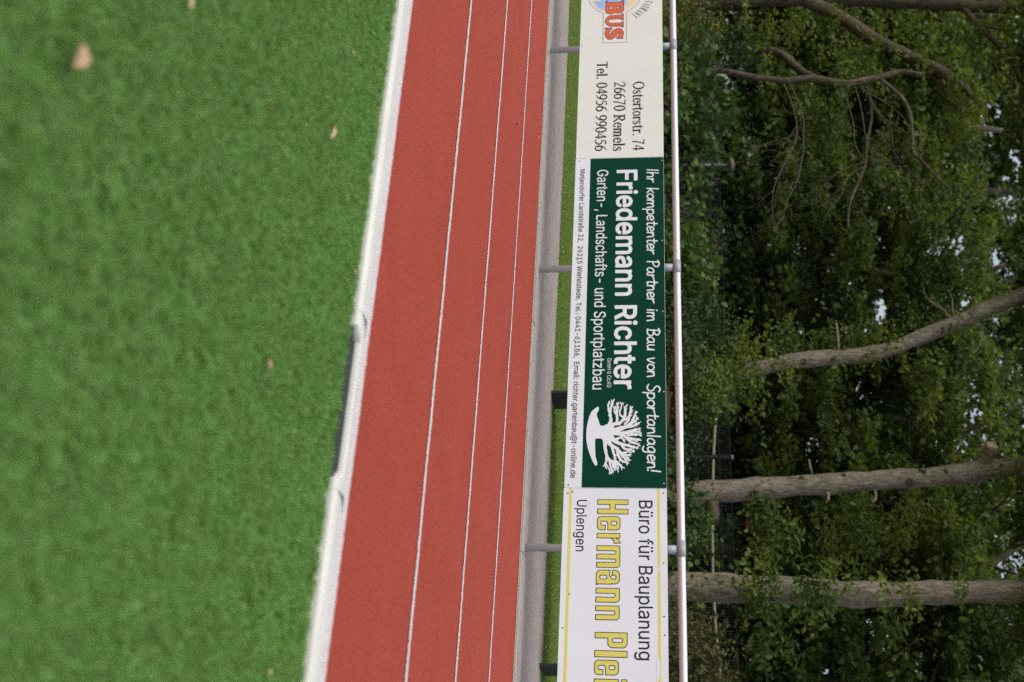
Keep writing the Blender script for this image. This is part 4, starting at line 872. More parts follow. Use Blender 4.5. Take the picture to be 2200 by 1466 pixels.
def cream_board():
    t = board(-10.222, -6.932, .296, 1.108, M['cream_board'], 'cream board with black serif address lines and a round orange lettered logo')
    for txt, X0, X1, Z, cap in (('Ostertorstr. 74', -7.845, -7.01, .824, .105), ('26670 Remels', -7.845, -7.01, .643, .107), ('Tel. 04956 990456', -8.110, -7.013, .472, .103)):
        mb = MB()
        fill_mesh(mb, fit(line_glyph(SF, txt, .30, .03), X0, X1, Z, cap), .0020, Y1_, .0020)
        mb.build('lettering', M['ink_black'], t)
    # round emblem with a name plate across it
    cx, cz, r = -9.005, .631, .268
    plate = G().circ(cx, cz, r).box(cx-.645, .518, -8.357, .758, .008)
    mb = MB(); fill_mesh(mb, plate, .004, Y1_, 0.0, .0055); mb.build('emblem_outline', M['ink_brown'], t)
    mb = MB(); fill_mesh(mb, plate, .004, Y1_+.0002, -.010); mb.build('emblem_field', M['ink_cream'], t)
    disc = G().circ(cx, cz, r-.028)
    mb = MB(); fill_mesh(mb, disc, .004, Y1_-.0002); mb.build('emblem_sky', M['ink_sky'], t)
    mb = MB()
    for z in (.532, .744): mb.add([(cx-.55,Y1_-.0004,z-.002),(-8.40,Y1_-.0004,z-.002),(-8.40,Y1_-.0004,z+.002),(cx-.55,Y1_-.0004,z+.002)], [(0,1,2,3)])
    mb.build('emblem_line', M['ink_cream'], t)
    B = G().box(.10,0,.40,1).box(.14,0,.92,.56,.26).box(.14,.44,.88,1,.26).box(0,0,.5,.09).box(0,.91,.5,1)
    B.box(.42,.15,.58,.42,.08,True).box(.42,.59,.56,.86,.08,True)
    U = G().box(.08,0,.92,1.3,.40).box(.36,.14,.68,1.5,.16,True).box(-.5,1,2,2,0,True).box(0,.92,.46,1).box(.60,.92,1,1)
    S = G().stroke([(.78,.76,.10),(.66,.87,.10),(.42,.89,.12),(.24,.74,.15),(.40,.55,.17),(.66,.40,.17),(.76,.24,.14),(.56,.11,.11),(.28,.11,.10),(.14,.26,.09)], .1, .06)
    S.box(.80,.66,.86,1.0).box(.04,-.02,.10,.36)
    letters = [(B, -8.925, -8.742), (U, -8.742, -8.560), (S, -8.560, -8.402)]
    o = MB(); f = MB(); k_ = MB()
    for g, X0, X1 in letters:
        q = fit(g, X0+.004, X1-.002, .545, .176)
        fill_mesh(o, q, .0025, Y2_, .0055)
        fill_mesh(f, q, .0025, Y3_, -.003)
        fill_mesh(k_, q, .0025, Y3_-.0003, -.017, .004)
    stub = G().box(-8.99, .545, -8.945, .721)
    fill_mesh(o, stub, .004, Y2_, .0055); fill_mesh(f, stub, .004, Y3_, -.002)
    o.build('logo_lettering', M['ink_purple'], t)
    f.build('logo_lettering', M['ink_orange'], t)
    k_.build('logo_lettering', M['ink_red'], t)
    mb = MB()
    word = 'RESTAURANT'
    for i, ch in enumerate(word):
        a = R(78-6.24*(i-2))
        gl, wd = SF[ch]
        b = gl.bounds()
        q = gl.moved(-.040*(b[0]+b[2])/2, 0, .040, .080).rot(a-math.pi/2, cx+.322*math.cos(a), cz+.322*math.sin(a))
        # serif boxes do not turn with the arc: redraw them as short strokes
        for tt, p, sub in gl.ops:
            if tt == 'b':
                h = min(p[2]-p[0], p[3]-p[1])/2; ym = (p[1]+p[3])/2; xm = (p[0]+p[2])/2
                e = G()
                if p[2]-p[0] > p[3]-p[1]: e.cap(p[0]+h, ym, h, p[2]-h, ym, h)
                else: e.cap(xm, p[1]+h, h, xm, p[3]-h, h)
                q.ops += e.moved(-.040*(b[0]+b[2])/2, 0, .040, .080).rot(a-math.pi/2, cx+.322*math.cos(a), cz+.322*math.sin(a)).ops
        fill_mesh(mb, q, .0018, Y1_, .0004)
    mb.build('lettering', M['ink_grey'], t)
    screws(t, [(1252,95),(1252,100.5),(1418,100.5),(1248,206),(1419,207),(1246.5,331),(1420.5,331)], M['screw_pale'])
    return t
cream_board()

def emblem_tree():
    """white tree emblem, drawn in units read off the board (x to the right, y up)"""
    g = G()
    g.poly([(-188,90),(-170,63),(-150,40),(-125,27),(-80,13),(-30,5),(15,2),(65,5),(110,15),(155,30),(185,45),(210,57),(240,77),(234,92),(213,90),(185,80),(155,75),(115,73),(75,71),(47,73),(47,115),(62,140),(40,180),(-60,180),(-55,155),(-43,130),(-48,107),(-75,98),(-115,82),(-135,80),(-155,93),(-172,96)])
    limbs = [
     [(0,165,30),(-45,180,22),(-85,190,13),(-130,183,10),(-165,172,8)], [(-130,183,9),(-175,190,7),(-215,200,6),(-240,215,4)],
     [(-165,172,7),(-200,168,6),(-225,178,4)],
     [(0,175,26),(-55,210,16),(-60,250,13),(-90,285,11),(-130,300,9),(-175,300,7),(-200,318,4)],
     [(-60,235,12),(-95,240,9),(-140,235,8),(-175,240,6),(-215,240,4)],
     [(-85,280,9),(-100,320,8),(-150,345,7),(-185,345,4)], [(-150,255,6),(-180,270,5),(-215,275,3)],
     [(0,190,30),(-20,250,22),(-40,310,15),(-70,350,11),(-110,370,8),(-150,385,4)],
     [(-45,320,11),(-75,370,8),(-105,400,4)], [(-35,300,11),(-40,350,9),(-60,395,7),(-75,420,3)],
     [(0,195,26),(10,260,18),(0,320,14),(-15,370,10),(-25,420,4)], [(5,300,12),(20,350,10),(15,390,7),(25,430,3)],
     [(10,250,16),(35,310,12),(50,360,9),(55,400,7),(60,425,3)], [(30,300,11),(70,345,9),(85,395,6),(100,418,3)],
     [(30,185,26),(65,225,18),(85,270,14),(95,320,11),(105,360,8),(115,405,3)], [(85,270,11),(120,300,9),(125,340,7),(140,375,3)],
     [(45,165,24),(90,190,16),(115,235,13),(150,275,11),(165,310,9),(160,350,4)], [(140,262,10),(175,285,8),(190,320,6),(200,345,3)],
     [(120,240,11),(165,250,9),(205,280,8),(220,330,4)], [(60,150,20),(115,150,13),(165,162,11),(195,180,9),(215,215,8),(250,230,6),(268,250,3)],
     [(165,162,10),(210,160,8),(235,150,6),(262,165,3)], [(195,185,8),(235,190,7),(270,205,6),(288,215,3)], [(205,200,7),(215,245,7),(245,275,6),(255,300,3)],
     [(225,155,6),(250,175,5),(280,190,4),(300,200,2)], [(215,240,6),(240,250,5),(285,250,3)]]
    limbs += [[(-120,240,7),(-150,215,5),(-190,222,3)],[(-110,285,8),(-125,260,6),(-165,262,3)],[(60,215,12),(40,270,8),(70,300,4)],[(100,200,11),(140,212,9),(180,225,7),(235,235,3)],[(20,330,10),(-5,380,6),(5,425,3)],[(-60,300,10),(-90,330,7),(-130,335,3)],[(150,275,9),(145,310,7),(130,345,3)],[(190,300,8),(215,320,6),(235,318,3)],[(215,205,7),(250,215,6),(272,232,3)]]
    limbs = [[(x, y, r*.86 if r > 9 else r) for x, y, r in l] for l in limbs]
    rr = random.Random(5)
    for l in limbs:
        g.stroke(l, 5, 14)
        q = spline(l, 22)
        for i in range(3, len(q)-1):
            x, y, r = q[i]
            d = q[i]-q[i-1]; a = math.atan2(d[1], d[0])
            for s in (1, -1):
                if r > 13 or rr.random() < .12: continue
                b = a+s*rr.uniform(.5, .95); L = rr.uniform(15, 27)
                mx1 = (x+L*.55*math.cos(b), y+L*.55*math.sin(b))
                c = b-s*rr.uniform(.2, .6)
                g.stroke([(x,y,4.2),(mx1[0],mx1[1],3.6),(mx1[0]+L*.5*math.cos(c), mx1[1]+L*.5*math.sin(c),1.4)], 4, 8)
    return g

def green_board():
    t = board(-6.928, -3.638, .295, 1.107, M['white_board'], 'dark green board with white lettering and a white tree emblem, white strip below')
    mb = MB(); mb.add([(-6.926,YS-.0003,.432),(-3.640,YS-.0003,.432),(-3.640,YS-.0003,1.105),(-6.926,YS-.0003,1.105)], [(0,1,2,3)])
    mb.build('green_field', M['green_board'], t)
    mb = MB(); fill_mesh(mb, fit(line_glyph(HW, 'Ihr kompetenter Partner im Bau von Sportanlagen!', .42, .0, .06), -6.789, -3.775, .955, .103), .0024, Y1_, .0004)
    mb.build('lettering', M['ink_white'], t)
    for txt, X0, X1, Z, cap, bold in (('Friedemann Richter', -6.788, -4.519, .676, .192, .0066), ('Garten-, Landschafts- und Sportplatzbau', -6.794, -4.516, .499, .101, .0008), ('GmbH & Co.KG', -4.811, -4.534, .621, .034, 0.0)):
        mb = MB(); sans(mb, txt, X0, X1, Z, cap, Y1_, bold); mb.build('lettering', M['ink_white'], t)
    mb = MB(); sans(mb, 'Metjendorfer Landstraße 32,  26215 Wiefelstede, Tel.: 0441-61186,  Email: richter.gartenbau@t-online.de', -6.807, -3.721, .340, .047, Y1_, 0.0011, .0015)
    mb.build('lettering', M['ink_grey'], t)
    g = emblem_tree()
    b = g.bounds()
    kx = (-3.752+4.43)/(b[2]-b[0]); kz = (.914-.459)/(b[3]-b[1])
    mb = MB(); fill_mesh(mb, g.moved(-4.43-kx*b[0], .459-kz*b[1], kx, kz), .0026, Y1_)
    mb.build('emblem', M['ink_white'], t)
    screws(t, [(1422,345),(1422.5,517),(1423.7,669.5),(1426,842),(1426,1039)], M['screw_pale'])
    screws(t, [(1245,347),(1238.4,556),(1234,732),(1221,1042)], M['screw'])
green_board()

def white_board():
    t = board(-3.634, -.344, .292, 1.106, M['white_board'], 'white board with yellow outlined heavy lettering between two yellow lines')
    mb = MB()
    for z0, z1, xe in ((.337,.359,-.40), (1.031,1.051,-.40)):
        mb.add([(-3.634,Y1_,z0),(xe,Y1_,z0),(xe,Y1_,z1),(-3.634,Y1_,z1)], [(0,1,2,3)])
    mb.build('yellow_line', M['ink_yellow'], t)
    # worn patches where the upper line has peeled
    mb = MB()
    fill_mesh(mb, G().poly([(-2.995,1.044),(-2.97,1.028),(-2.955,1.030),(-2.968,1.042),(-2.972,1.056),(-2.985,1.056)]), .002, Y2_)
    mb.build('peeled_patch', M['white_board'], t); mb = MB()
    fill_mesh(mb, G().poly([(-2.32,1.027),(-2.28,1.040),(-2.22,1.045),(-2.16,1.040),(-2.11,1.024),(-2.13,1.018),(-2.3,1.018)]), .003, Y2_)
    mb.build('peeled_patch', M['white_board'], t)
    mb = MB(); sans(mb, 'Büro für Bauplanung', -3.535, -2.279, .886, .109, Y1_, .0012); mb.build('lettering', M['ink_navy'], t)
    mb = MB(); sans(mb, 'Uplengen', -3.535, -3.109, .399, .081, Y1_, .0010); mb.build('lettering', M['ink_navy'], t)
    xs = [-3.54,-3.418,-3.4,-3.284,-3.261,-3.177,-3.159,-2.981,-2.963,-2.845,-2.821,-2.708,-2.684,-2.573,-2.481,-2.364,-2.344,-2.294,-2.274,-2.163,-2.135,-2.085]
    o = MB(); f = MB()
    for i, ch in enumerate('HermannPlei'):
        g = fit(HB[ch][0], xs[2*i]+.002, xs[2*i+1]-.002, .564, .239)
        fill_mesh(o, g, .0025, Y1_, .0035); fill_mesh(f, g, .0025, Y2_, -.0035)
    o.build('lettering', M['ink_olive'], t); f.build('lettering', M['ink_yellow'], t)
    screws(t, [(1220,1060),(1230,1057),(1425.8,1059.5),(1223,1277),(1209,1349),(1425.8,1210),(1427,1325),(1428,1365)], M['screw'])
white_board()

# ------------------------------------------------------------------ bench standing behind the boards
def bench():
    t = thing('bench', (-3.9, 10.5, 0), 'dark anthracite slab-legged bench standing on the lawn edge behind the boards', 'bench')
    for x in (-5.283, -2.625):
        b = MB(); b.box((x, 10.365, -.02), (x+.022, 10.73, .43)); b.build('leg', M['anthracite'], t)
    b = MB(); b.box((-5.40, 10.34, .432), (-2.48, 10.755, .47)); b.build('seat', M['anthracite'], t)
bench()

# ------------------------------------------------------------------ leaves on the ground
def fallen(x, y, L, W, yaw, curl, m, label, z=0.012):
    p = onground(x, y, z)
    n = 9
    vs = []
    for i in range(n):
        t = i/(n-1); wd = W*.5*(math.sin(math.pi*min(1, t*1.0))**.7)*(1+.18*math.sin(t*19))
        lx = (t-.5)*L; zz = curl*L*(1-(2*t-1)**2)*.5
        for s in (-1, 0, 1):
            vs.append((lx, s*wd, zz+abs(s)*W*curl*.55))
    fs = []
    for i in range(n-1):
        for k in (0, 1): fs.append((i*3+k, i*3+k+1, (i+1)*3+k+1, (i+1)*3+k))
    c, s_ = math.cos(yaw), math.sin(yaw)
    vs = [(p.x+c*a-s_*b, p.y+s_*a+c*b, p.z+h) for a, b, h in vs]
    # thin but closed: a second skin below
    o = len(vs); vs2 = [(a, b, h-.0012) for a, b, h in vs]
    mb = MB(); mb.add(vs+vs2, fs+[tuple(o+i for i in f[::-1]) for f in fs])
    ob = mb.build('fallen_leaf', m, None, True)
    tag(ob, label, 'leaf', 'fallen leaves on turf, track and lawn')
BL, BP, BO = M['fallen_leaf'], M['fallen_leaf_pale'], M['fallen_leaf_olive']
fallen(158, 118, .064, .040, -.15, .42, BL, 'largest curled brown leaf, nearest the camera on the turf', .024)
fallen(705, 280, .058, .030, .1, .5, BP, 'curled pale brown leaf on the turf close to the cream drain channel', .022)
fallen(570, 784, .030, .026, .6, .5, BL, 'small round brown leaf alone in the middle of the turf', .02)
fallen(404, 2, .035, .024, .4, .3, BP, 'pale leaf on the turf cut by the edge of the picture', .02)
fallen(759, 587, .030, .02, 1.2, .4, BL, 'small tan leaf lying against the drain channel left of the grate', .03)
fallen(577, 1447, .026, .016, .9, .3, BP, 'tiny pale leaf on the turf near the drain channel beyond the grate', .02)
fallen(757, 115, .026, .014, .7, .3, BP, 'tiny pale leaf on the turf beside the far left drain channel', .02)
fallen(580, 232, .022, .014, .5, .3, BO, 'small dull brown leaf sunk in the turf left of the pale curled leaf', .012)
fallen(181, 570, .022, .018, .3, .2, BO, 'dull olive leaf sunk into the foreground turf', .004)
fallen(1108, 270, .048, .026, .1, .4, BO, 'olive brown leaf on the red track between two white lane lines', .006)
fallen(1156, 292, .05, .014, .0, .4, BP, 'slender pale leaf on the outermost red lane', .006)
fallen(1243, 91, .10, .06, .9, .4, BP, 'tan leaf standing in the lawn under the cream board', .05)
fallen(1112, 830, .05, .012, .1, .3, BP, 'slender straw-coloured leaf on the outermost lane below the tree emblem', .006)
fallen(1138, 1017, .06, .02, .1, .3, BL, 'orange brown leaf on the asphalt path right of the bench leg', .008)

# ------------------------------------------------------------------ foliage
def _tmpl(outline, fold=0.25, bend=0.0):
    """leaf halves left and right of the midrib; length 1 along +y, normal +z"""
    left = [(-x, y) for x, y in outline]
    n = len(outline)
    v = [(0, 0, 0), (0, 1, 0)]
    f = []
    for side in (1, -1):
        o = len(v)
        for x, y in outline: v.append((side*x, y, abs(x)*fold))
        idx = [0]+[o+i for i in range(n)]+[1]
        f.append(idx if side == 1 else idx[::-1])
    v = [(x, y, z-bend*y*y) for x, y, z in v]
    return np.array(v, float), f
LEAF = {
 'oval': _tmpl([(.30,.35),(.24,.72)], .3, .15),
 'oak': _tmpl([(.09,.14),(.20,.22),(.14,.34),(.30,.45),(.19,.56),(.32,.70),(.17,.80),(.14,.95)], .25, .2),
 'maple': _tmpl([(.10,-.06),(.42,-.02),(.30,.16),(.62,.42),(.34,.44),(.40,.66),(.16,.62)], .15, .15),
 'round': _tmpl([(.30,.08),(.46,.38),(.38,.72),(.18,.94)], .2, .2),
 'lance': _tmpl([(.12,.25),(.15,.55),(.08,.82)], .3, .2),
 'clump': _tmpl([(.36,.18),(.22,.38),(.44,.55),(.22,.78)], .4, .3),
}
def leaves(name, P, size, kind, m, parent=None, up=0.75, hang=0.25, outward=None):
    """P: n x 3 leaf bases; every leaf turned at random about a mostly upward normal"""
    tv, tf = LEAF[kind]
    n = len(P); k = len(tv)
    nz = rng.normal(0, 1, (n, 3)); nz[:, 2] = np.abs(nz[:, 2])*.4+up*1.3
    nz /= np.linalg.norm(nz, axis=1)[:, None]
    d = rng.normal(0, 1, (n, 3)); d[:, 2] -= hang*1.5
    if outward is not None: d += outward*1.2
    d -= nz*np.sum(d*nz, 1)[:, None]; d /= np.linalg.norm(d, axis=1)[:, None]+1e-9
    s = np.cross(d, nz)
    sz = (size*rng.uniform(.65, 1.25, n))[:, None, None]
    V = P[:, None, :]+sz*(tv[None, :, 0, None]*s[:, None, :]+tv[None, :, 1, None]*d[:, None, :]+tv[None, :, 2, None]*nz[:, None, :])
    V = V.reshape(-1, 3)
    base = np.arange(n)*k
    nf = [len(f) for f in tf]
    loops = np.concatenate([base[:, None]+np.array(f)[None, :] for f in tf], 1).ravel().astype(np.int32)
    tot = np.tile(nf, n).astype(np.int32)
    st = np.concatenate([[0], np.cumsum(tot)[:-1]]).astype(np.int32)
    me = bpy.data.meshes.new(name)
    me.vertices.add(len(V)); me.vertices.foreach_set('co', V.ravel())
    me.loops.add(len(loops)); me.loops.foreach_set('vertex_index', loops)
    me.polygons.add(len(tot)); me.polygons.foreach_set('loop_start', st); me.polygons.foreach_set('loop_total', tot)
    me.update(calc_edges=True)
    return link(name, me, m, parent)

def cloud(c, r, n):
    """points in sprays inside an ellipsoid: each spray is a flattened little fan"""
    c = np.array(c, float); r = np.array(r, float)*np.ones(3)
    ns = max(1, n//14)
    q = rng.normal(0, 1, (ns, 3)); q /= np.linalg.norm(q, axis=1)[:, None]
    q *= rng.uniform(0, 1, ns)[:, None]**.42
    C = c+q*r
    idx = np.arange(n) % ns
    off = rng.normal(0, 1, (n, 3))*np.array([.16, .16, .06])
    return C[idx]+off

def clumped(c, r, nclump, per, cr):
    """crown: leaf clumps scattered in an ellipsoid shell, leaving gaps"""
    c = np.array(c, float); r = np.array(r, float)
    q = rng.normal(0, 1, (nclump, 3)); q /= np.linalg.norm(q, axis=1)[:, None]
    q *= (rng.uniform(0.12, 1, nclump)[:, None])**.45
    C = c+q*r
    return np.concatenate([cloud(p, (cr*rng.uniform(.7, 1.3), cr*rng.uniform(.7, 1.3), cr*.5), per) for p in C])

def ptube(mb, pts, n=12, step=.12, jit=.03, cap=True):
    q = spline(pts, step)
    if len(q) > 6 and n >= 10:       # swellings and slight wander of living wood
        k = np.arange(len(q)); f0 = random.uniform(0, 6)
        q[:, 3] *= 1+.045*np.sin(k*.63+f0)+.035*np.sin(k*1.7+2*f0)
        q[1:-1, 0] += .006*np.sin(k[1:-1]*.9+f0)
    mb.tube([Vector(p[:3]) for p in q], [p[3] for p in q], n, cap, 0, jit)

def px(pts, Y):
    """(column, row, width) triples at depth plane Y -> (X, Y, Z, radius); a 4th entry moves Y"""
    out = []
    for p in pts:
        yy = Y+(p[3] if len(p) > 3 else 0)
        v = at(p[0], p[1], yy)
        depth = (v-Vector((0,0,CAM_H))).dot(FW)
        out.append((v.x, v.y, v.z, max(.004, p[2]*depth/FPX/2)))
    return out
def rooted(pts, Y, flare=1.35):
    q = px(pts, Y)
    b = q[0]
    z = gz(b[1])-.15
    if b[2] > z+.1:
        q = [(b[0], b[1], z, b[3]*flare), (b[0], b[1], z+.3, b[3]*1.12)]+q if b[2] > z+.5 else [(b[0], b[1], z, b[3]*flare)]+q
    return q

def twig_tree(mb, p, d, L, r, depth, droop=.25, rnd=None):
    """small recursive dead branch"""
    rnd = rnd or random
    pts = [(p.x, p.y, p.z, r)]
    q = p.copy(); v = d.normalized()
    n = 5
    for i in range(n):
        v = (v+Vector((rnd.uniform(-1,1), rnd.uniform(-.6,.6), rnd.uniform(-1,1)))*.28+Vector((0,0,-droop*.3))).normalized()
        q = q+v*(L/n)
        rr = r*(1-.6*(i+1)/n)
        pts.append((q.x, q.y, q.z, max(rr, .0022)))
        if depth > 0 and i >= 1 and rnd.random() < .75:
            s = (v+Vector((rnd.uniform(-1,1), rnd.uniform(-.6,.6), rnd.uniform(-1,1)))*.8).normalized()
            twig_tree(mb, q, s, L*rnd.uniform(.35,.6), rr*.65, depth-1, droop, rnd)
    ptube(mb, pts, 5, .15, 0)

def stub(t, x, y, x2, y2, w1, w2, Y, dy, trunk_m, cut=True):
    a = px([(x, y, w1), ((x+x2)/2, (y+y2)/2, (w1+w2)/2, dy/2), (x2, y2, w2, dy)], Y)
    mb = MB(); ptube(mb, a, 14, .05, .02)
    o = mb.build('branch_stub', trunk_m, t, True)
    if cut:
        e = Vector(a[-1][:3]); d = (e-Vector(a[-2][:3])).normalized()
        c = MB(); c.lathe(e-d*.01, [(a[-1][3]*.97, 0), (a[-1][3]*.93, .016)], 18, axis=d)
        c.build('cut_face', M['cut_wood'], o)
        o.children[0].matrix_parent_inverse = o.matrix_world.inverted() if False else Matrix.Identity(4)
    return o

def sprays_at(lst, spread=1.0):
    """(column, row, Y, radius m, n) -> leaf points"""
    out = []
    for x, y, Y, r, n in lst:
        p = at(x, y, Y)
        out.append(cloud(p, (r*spread, r*.8*spread, r*.75*spread), n))
    return np.concatenate(out)

def front_tree(label, Y, trunk, limbs=(), twigs=(), crown=None, sprays=None, leaf='oak_leaf', bark='oak_bark', lsize=.11, name='oak_tree'):
    q = rooted(trunk, Y)
    t = thing(name, (q[0][0], q[0][1], gz(q[0][1])), label, 'tree', 'trees along the wood edge behind the railing')
    mb = MB(); ptube(mb, q, 20, .10, .018)
    mb.build('trunk', M[bark], t, True)
    for l in limbs:
        mb = MB(); ptube(mb, px(l, Y), 12, .10, .03); mb.build('limb', M[bark], t, True)
    if twigs:
        mb = MB()
        for l in twigs:
            pp = [(a, b, c, r*.52) for a, b, c, r in px(l, Y)]; ptube(mb, pp, 6, .08, .05)
            rnd = random.Random(int(l[0][0]*7+l[0][1]))
            for i in range(1, len(pp)-1):
                if rnd.random() < .8:
                    a = Vector(pp[i][:3]); d = (Vector(pp[i+1][:3])-a)
                    d = d.normalized()+Vector((rnd.uniform(-.7,.7), rnd.uniform(-.5,.5), rnd.uniform(-.7,.4)))
                    twig_tree(mb, a, d, rnd.uniform(.35,.8), pp[i][3]*.55, 1, .2, rnd)
        mb.build('dead_branch', M['twig_bark'], t, True)
    P = []
    if crown is not None:
        for c, r, nc in crown: P.append(clumped(c, r, int(nc*1.3), 90, .5))
    if P: leaves('crown', np.concatenate(P), .115, 'clump', M[leaf], t)
    if sprays is not None:
        leaves('foliage', sprays_at(sprays), lsize, 'oak', M['oak_leaf_light' if leaf != 'oak_leaf_dark' else 'oak_leaf'], t)
    return t

def C_(x, y, Y): return tuple(at(x, y, Y))
YA, YB, YC, YD, YE, YF = 17.2, 17.2, 16.2, 17.4, 17.8, 16.9
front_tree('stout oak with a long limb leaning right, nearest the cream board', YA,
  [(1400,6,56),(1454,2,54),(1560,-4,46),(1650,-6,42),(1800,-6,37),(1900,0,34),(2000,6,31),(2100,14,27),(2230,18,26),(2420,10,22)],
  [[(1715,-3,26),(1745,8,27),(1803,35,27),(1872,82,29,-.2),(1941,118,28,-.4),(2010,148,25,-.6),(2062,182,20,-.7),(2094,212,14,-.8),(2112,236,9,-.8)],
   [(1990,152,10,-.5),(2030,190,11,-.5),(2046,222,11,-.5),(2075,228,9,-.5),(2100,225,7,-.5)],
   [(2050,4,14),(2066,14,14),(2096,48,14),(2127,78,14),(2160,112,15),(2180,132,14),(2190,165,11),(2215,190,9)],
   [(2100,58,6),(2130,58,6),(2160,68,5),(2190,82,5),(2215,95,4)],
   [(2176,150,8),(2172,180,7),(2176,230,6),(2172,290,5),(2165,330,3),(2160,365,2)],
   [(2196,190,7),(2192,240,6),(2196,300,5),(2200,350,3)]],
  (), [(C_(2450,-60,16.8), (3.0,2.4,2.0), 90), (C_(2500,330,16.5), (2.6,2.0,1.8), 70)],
  [(1840,60,18.2,.35,150),(1900,25,18,.35,120),(1950,60,18.4,.4,160),(1600,18,16.8,.22,60),(1815,140,17.6,.28,120),(1850,160,17.6,.2,70),(1800,32,16.7,.1,34),(1880,80,16.6,.13,40),(1930,118,16.5,.14,44),(1990,148,16.4,.16,60),(2050,185,16.2,.2,90),(2090,215,16.2,.22,110),(2110,60,16.8,.15,50)], bark='dark_bark')  # shade on trunk and limbs is put into the darker bark colour
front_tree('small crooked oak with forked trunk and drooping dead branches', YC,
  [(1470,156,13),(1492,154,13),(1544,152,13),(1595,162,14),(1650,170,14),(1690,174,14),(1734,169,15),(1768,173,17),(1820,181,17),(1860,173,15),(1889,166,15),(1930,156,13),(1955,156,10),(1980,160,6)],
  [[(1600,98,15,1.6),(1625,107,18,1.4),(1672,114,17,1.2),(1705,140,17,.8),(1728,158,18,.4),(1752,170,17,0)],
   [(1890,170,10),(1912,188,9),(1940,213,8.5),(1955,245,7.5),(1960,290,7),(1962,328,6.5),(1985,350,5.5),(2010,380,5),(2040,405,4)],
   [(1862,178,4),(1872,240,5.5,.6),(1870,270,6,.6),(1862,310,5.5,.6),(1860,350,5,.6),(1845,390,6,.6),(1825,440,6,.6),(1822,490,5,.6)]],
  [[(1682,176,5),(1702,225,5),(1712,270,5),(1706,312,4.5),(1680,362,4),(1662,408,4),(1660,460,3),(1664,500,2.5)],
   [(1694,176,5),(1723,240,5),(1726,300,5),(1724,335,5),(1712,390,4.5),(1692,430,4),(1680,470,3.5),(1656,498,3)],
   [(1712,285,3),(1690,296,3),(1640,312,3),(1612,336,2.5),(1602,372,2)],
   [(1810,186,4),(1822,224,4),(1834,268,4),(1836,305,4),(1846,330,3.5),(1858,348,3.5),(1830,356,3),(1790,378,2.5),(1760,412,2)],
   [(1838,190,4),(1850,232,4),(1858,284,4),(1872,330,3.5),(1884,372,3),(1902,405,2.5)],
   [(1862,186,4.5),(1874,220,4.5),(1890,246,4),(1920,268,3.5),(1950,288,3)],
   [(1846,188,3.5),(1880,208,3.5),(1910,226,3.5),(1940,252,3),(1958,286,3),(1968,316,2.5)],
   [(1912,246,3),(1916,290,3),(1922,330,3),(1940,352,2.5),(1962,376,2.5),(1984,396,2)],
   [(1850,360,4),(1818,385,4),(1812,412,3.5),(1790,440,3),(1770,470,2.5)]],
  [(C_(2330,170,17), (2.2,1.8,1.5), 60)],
  [(1800,120,17.0,.25,110),(1820,150,16.6,.2,90),(1850,125,17,.25,100),(1770,250,17.6,.4,260),(1800,290,17.8,.38,240),(1745,280,17.9,.3,140),(1815,175,15.9,.1,26),(1640,140,16.4,.18,60),(1700,75,17.4,.35,160),(1650,80,17.4,.3,140),(1620,108,17.3,.2,80)], lsize=.095, bark='dark_bark')  # darker bark colour stands in for shade on this oak
tD = front_tree('slim oak whose bare trunk leans to the right and carries small sprouts', YD,
  [(1440,862,40),(1500,838,38),(1560,812,35),(1600,800,33),(1647,787,33),(1700,776,34),(1751,771,35),(1800,768,34),(1855,763,33),(1905,752,31),(1941,740,30),(1993,718,32),(2044,698,32),(2090,678,33),(2131,660,33),(2170,645,32),(2210,628,31),(2330,585,26)],
  [[(1802,752,5),(1800,725,6),(1797,695,5)],[(2040,688,5),(2030,668,4),(2008,655,4),(1990,640,3),(1984,618,2)],[(2052,686,5),(2046,662,4),(2046,642,3),(2036,622,2)],
   [(2100,690,4),(2110,705,4),(2108,730,3),(2095,760,2.5)]],
  (), [(C_(2440,600,17), (2.8,2.2,1.8), 80)],
  [(1600,720,17.6,.22,70),(1572,765,17.2,.28,110),(1610,755,17.2,.3,120),(1580,800,17,.28,110),(1530,815,16.8,.3,120),(1520,860,16.8,.3,120),(1560,860,16.9,.25,90),(1620,850,17.4,.3,110),(1660,745,17.4,.2,60),(1690,730,17.6,.25,80),
   (1730,740,17.6,.25,80),(1780,725,17.7,.3,120),(1840,720,17.7,.35,150),(1880,710,17.7,.3,110),(1905,735,17.3,.12,34),(2060,605,17.5,.15,40),(2085,612,17.5,.14,40),(2050,700,17.1,.1,30),(1690,800,17.1,.15,50),(1570,800,16.7,.22,120),(1600,790,16.8,.2,90),(1630,800,16.9,.16,60),(1540,835,16.6,.25,120),(1660,775,17,.1,26),(1705,786,17,.1,24),(1800,772,17.1,.09,20),(1862,768,17.1,.12,30),(1935,748,17.1,.1,22)], lsize=.10)
def knots(t, pts, Y, r):
    for x, y in pts:
        p = at(x, y, Y); d = (Vector((0, 0, CAM_H))-p).normalized()
        c = p+d*r; q = random.uniform(.8, 1.25)*.045
        mb = MB(); mb.lathe(c, [(q*1.3, -.05), (q*1.15, .0), (q*.8, .022), (q*.5, .024), (q*.42, .006)], 14, axis=d)
        mb.build('knot', M['dark_bark'], t, True)
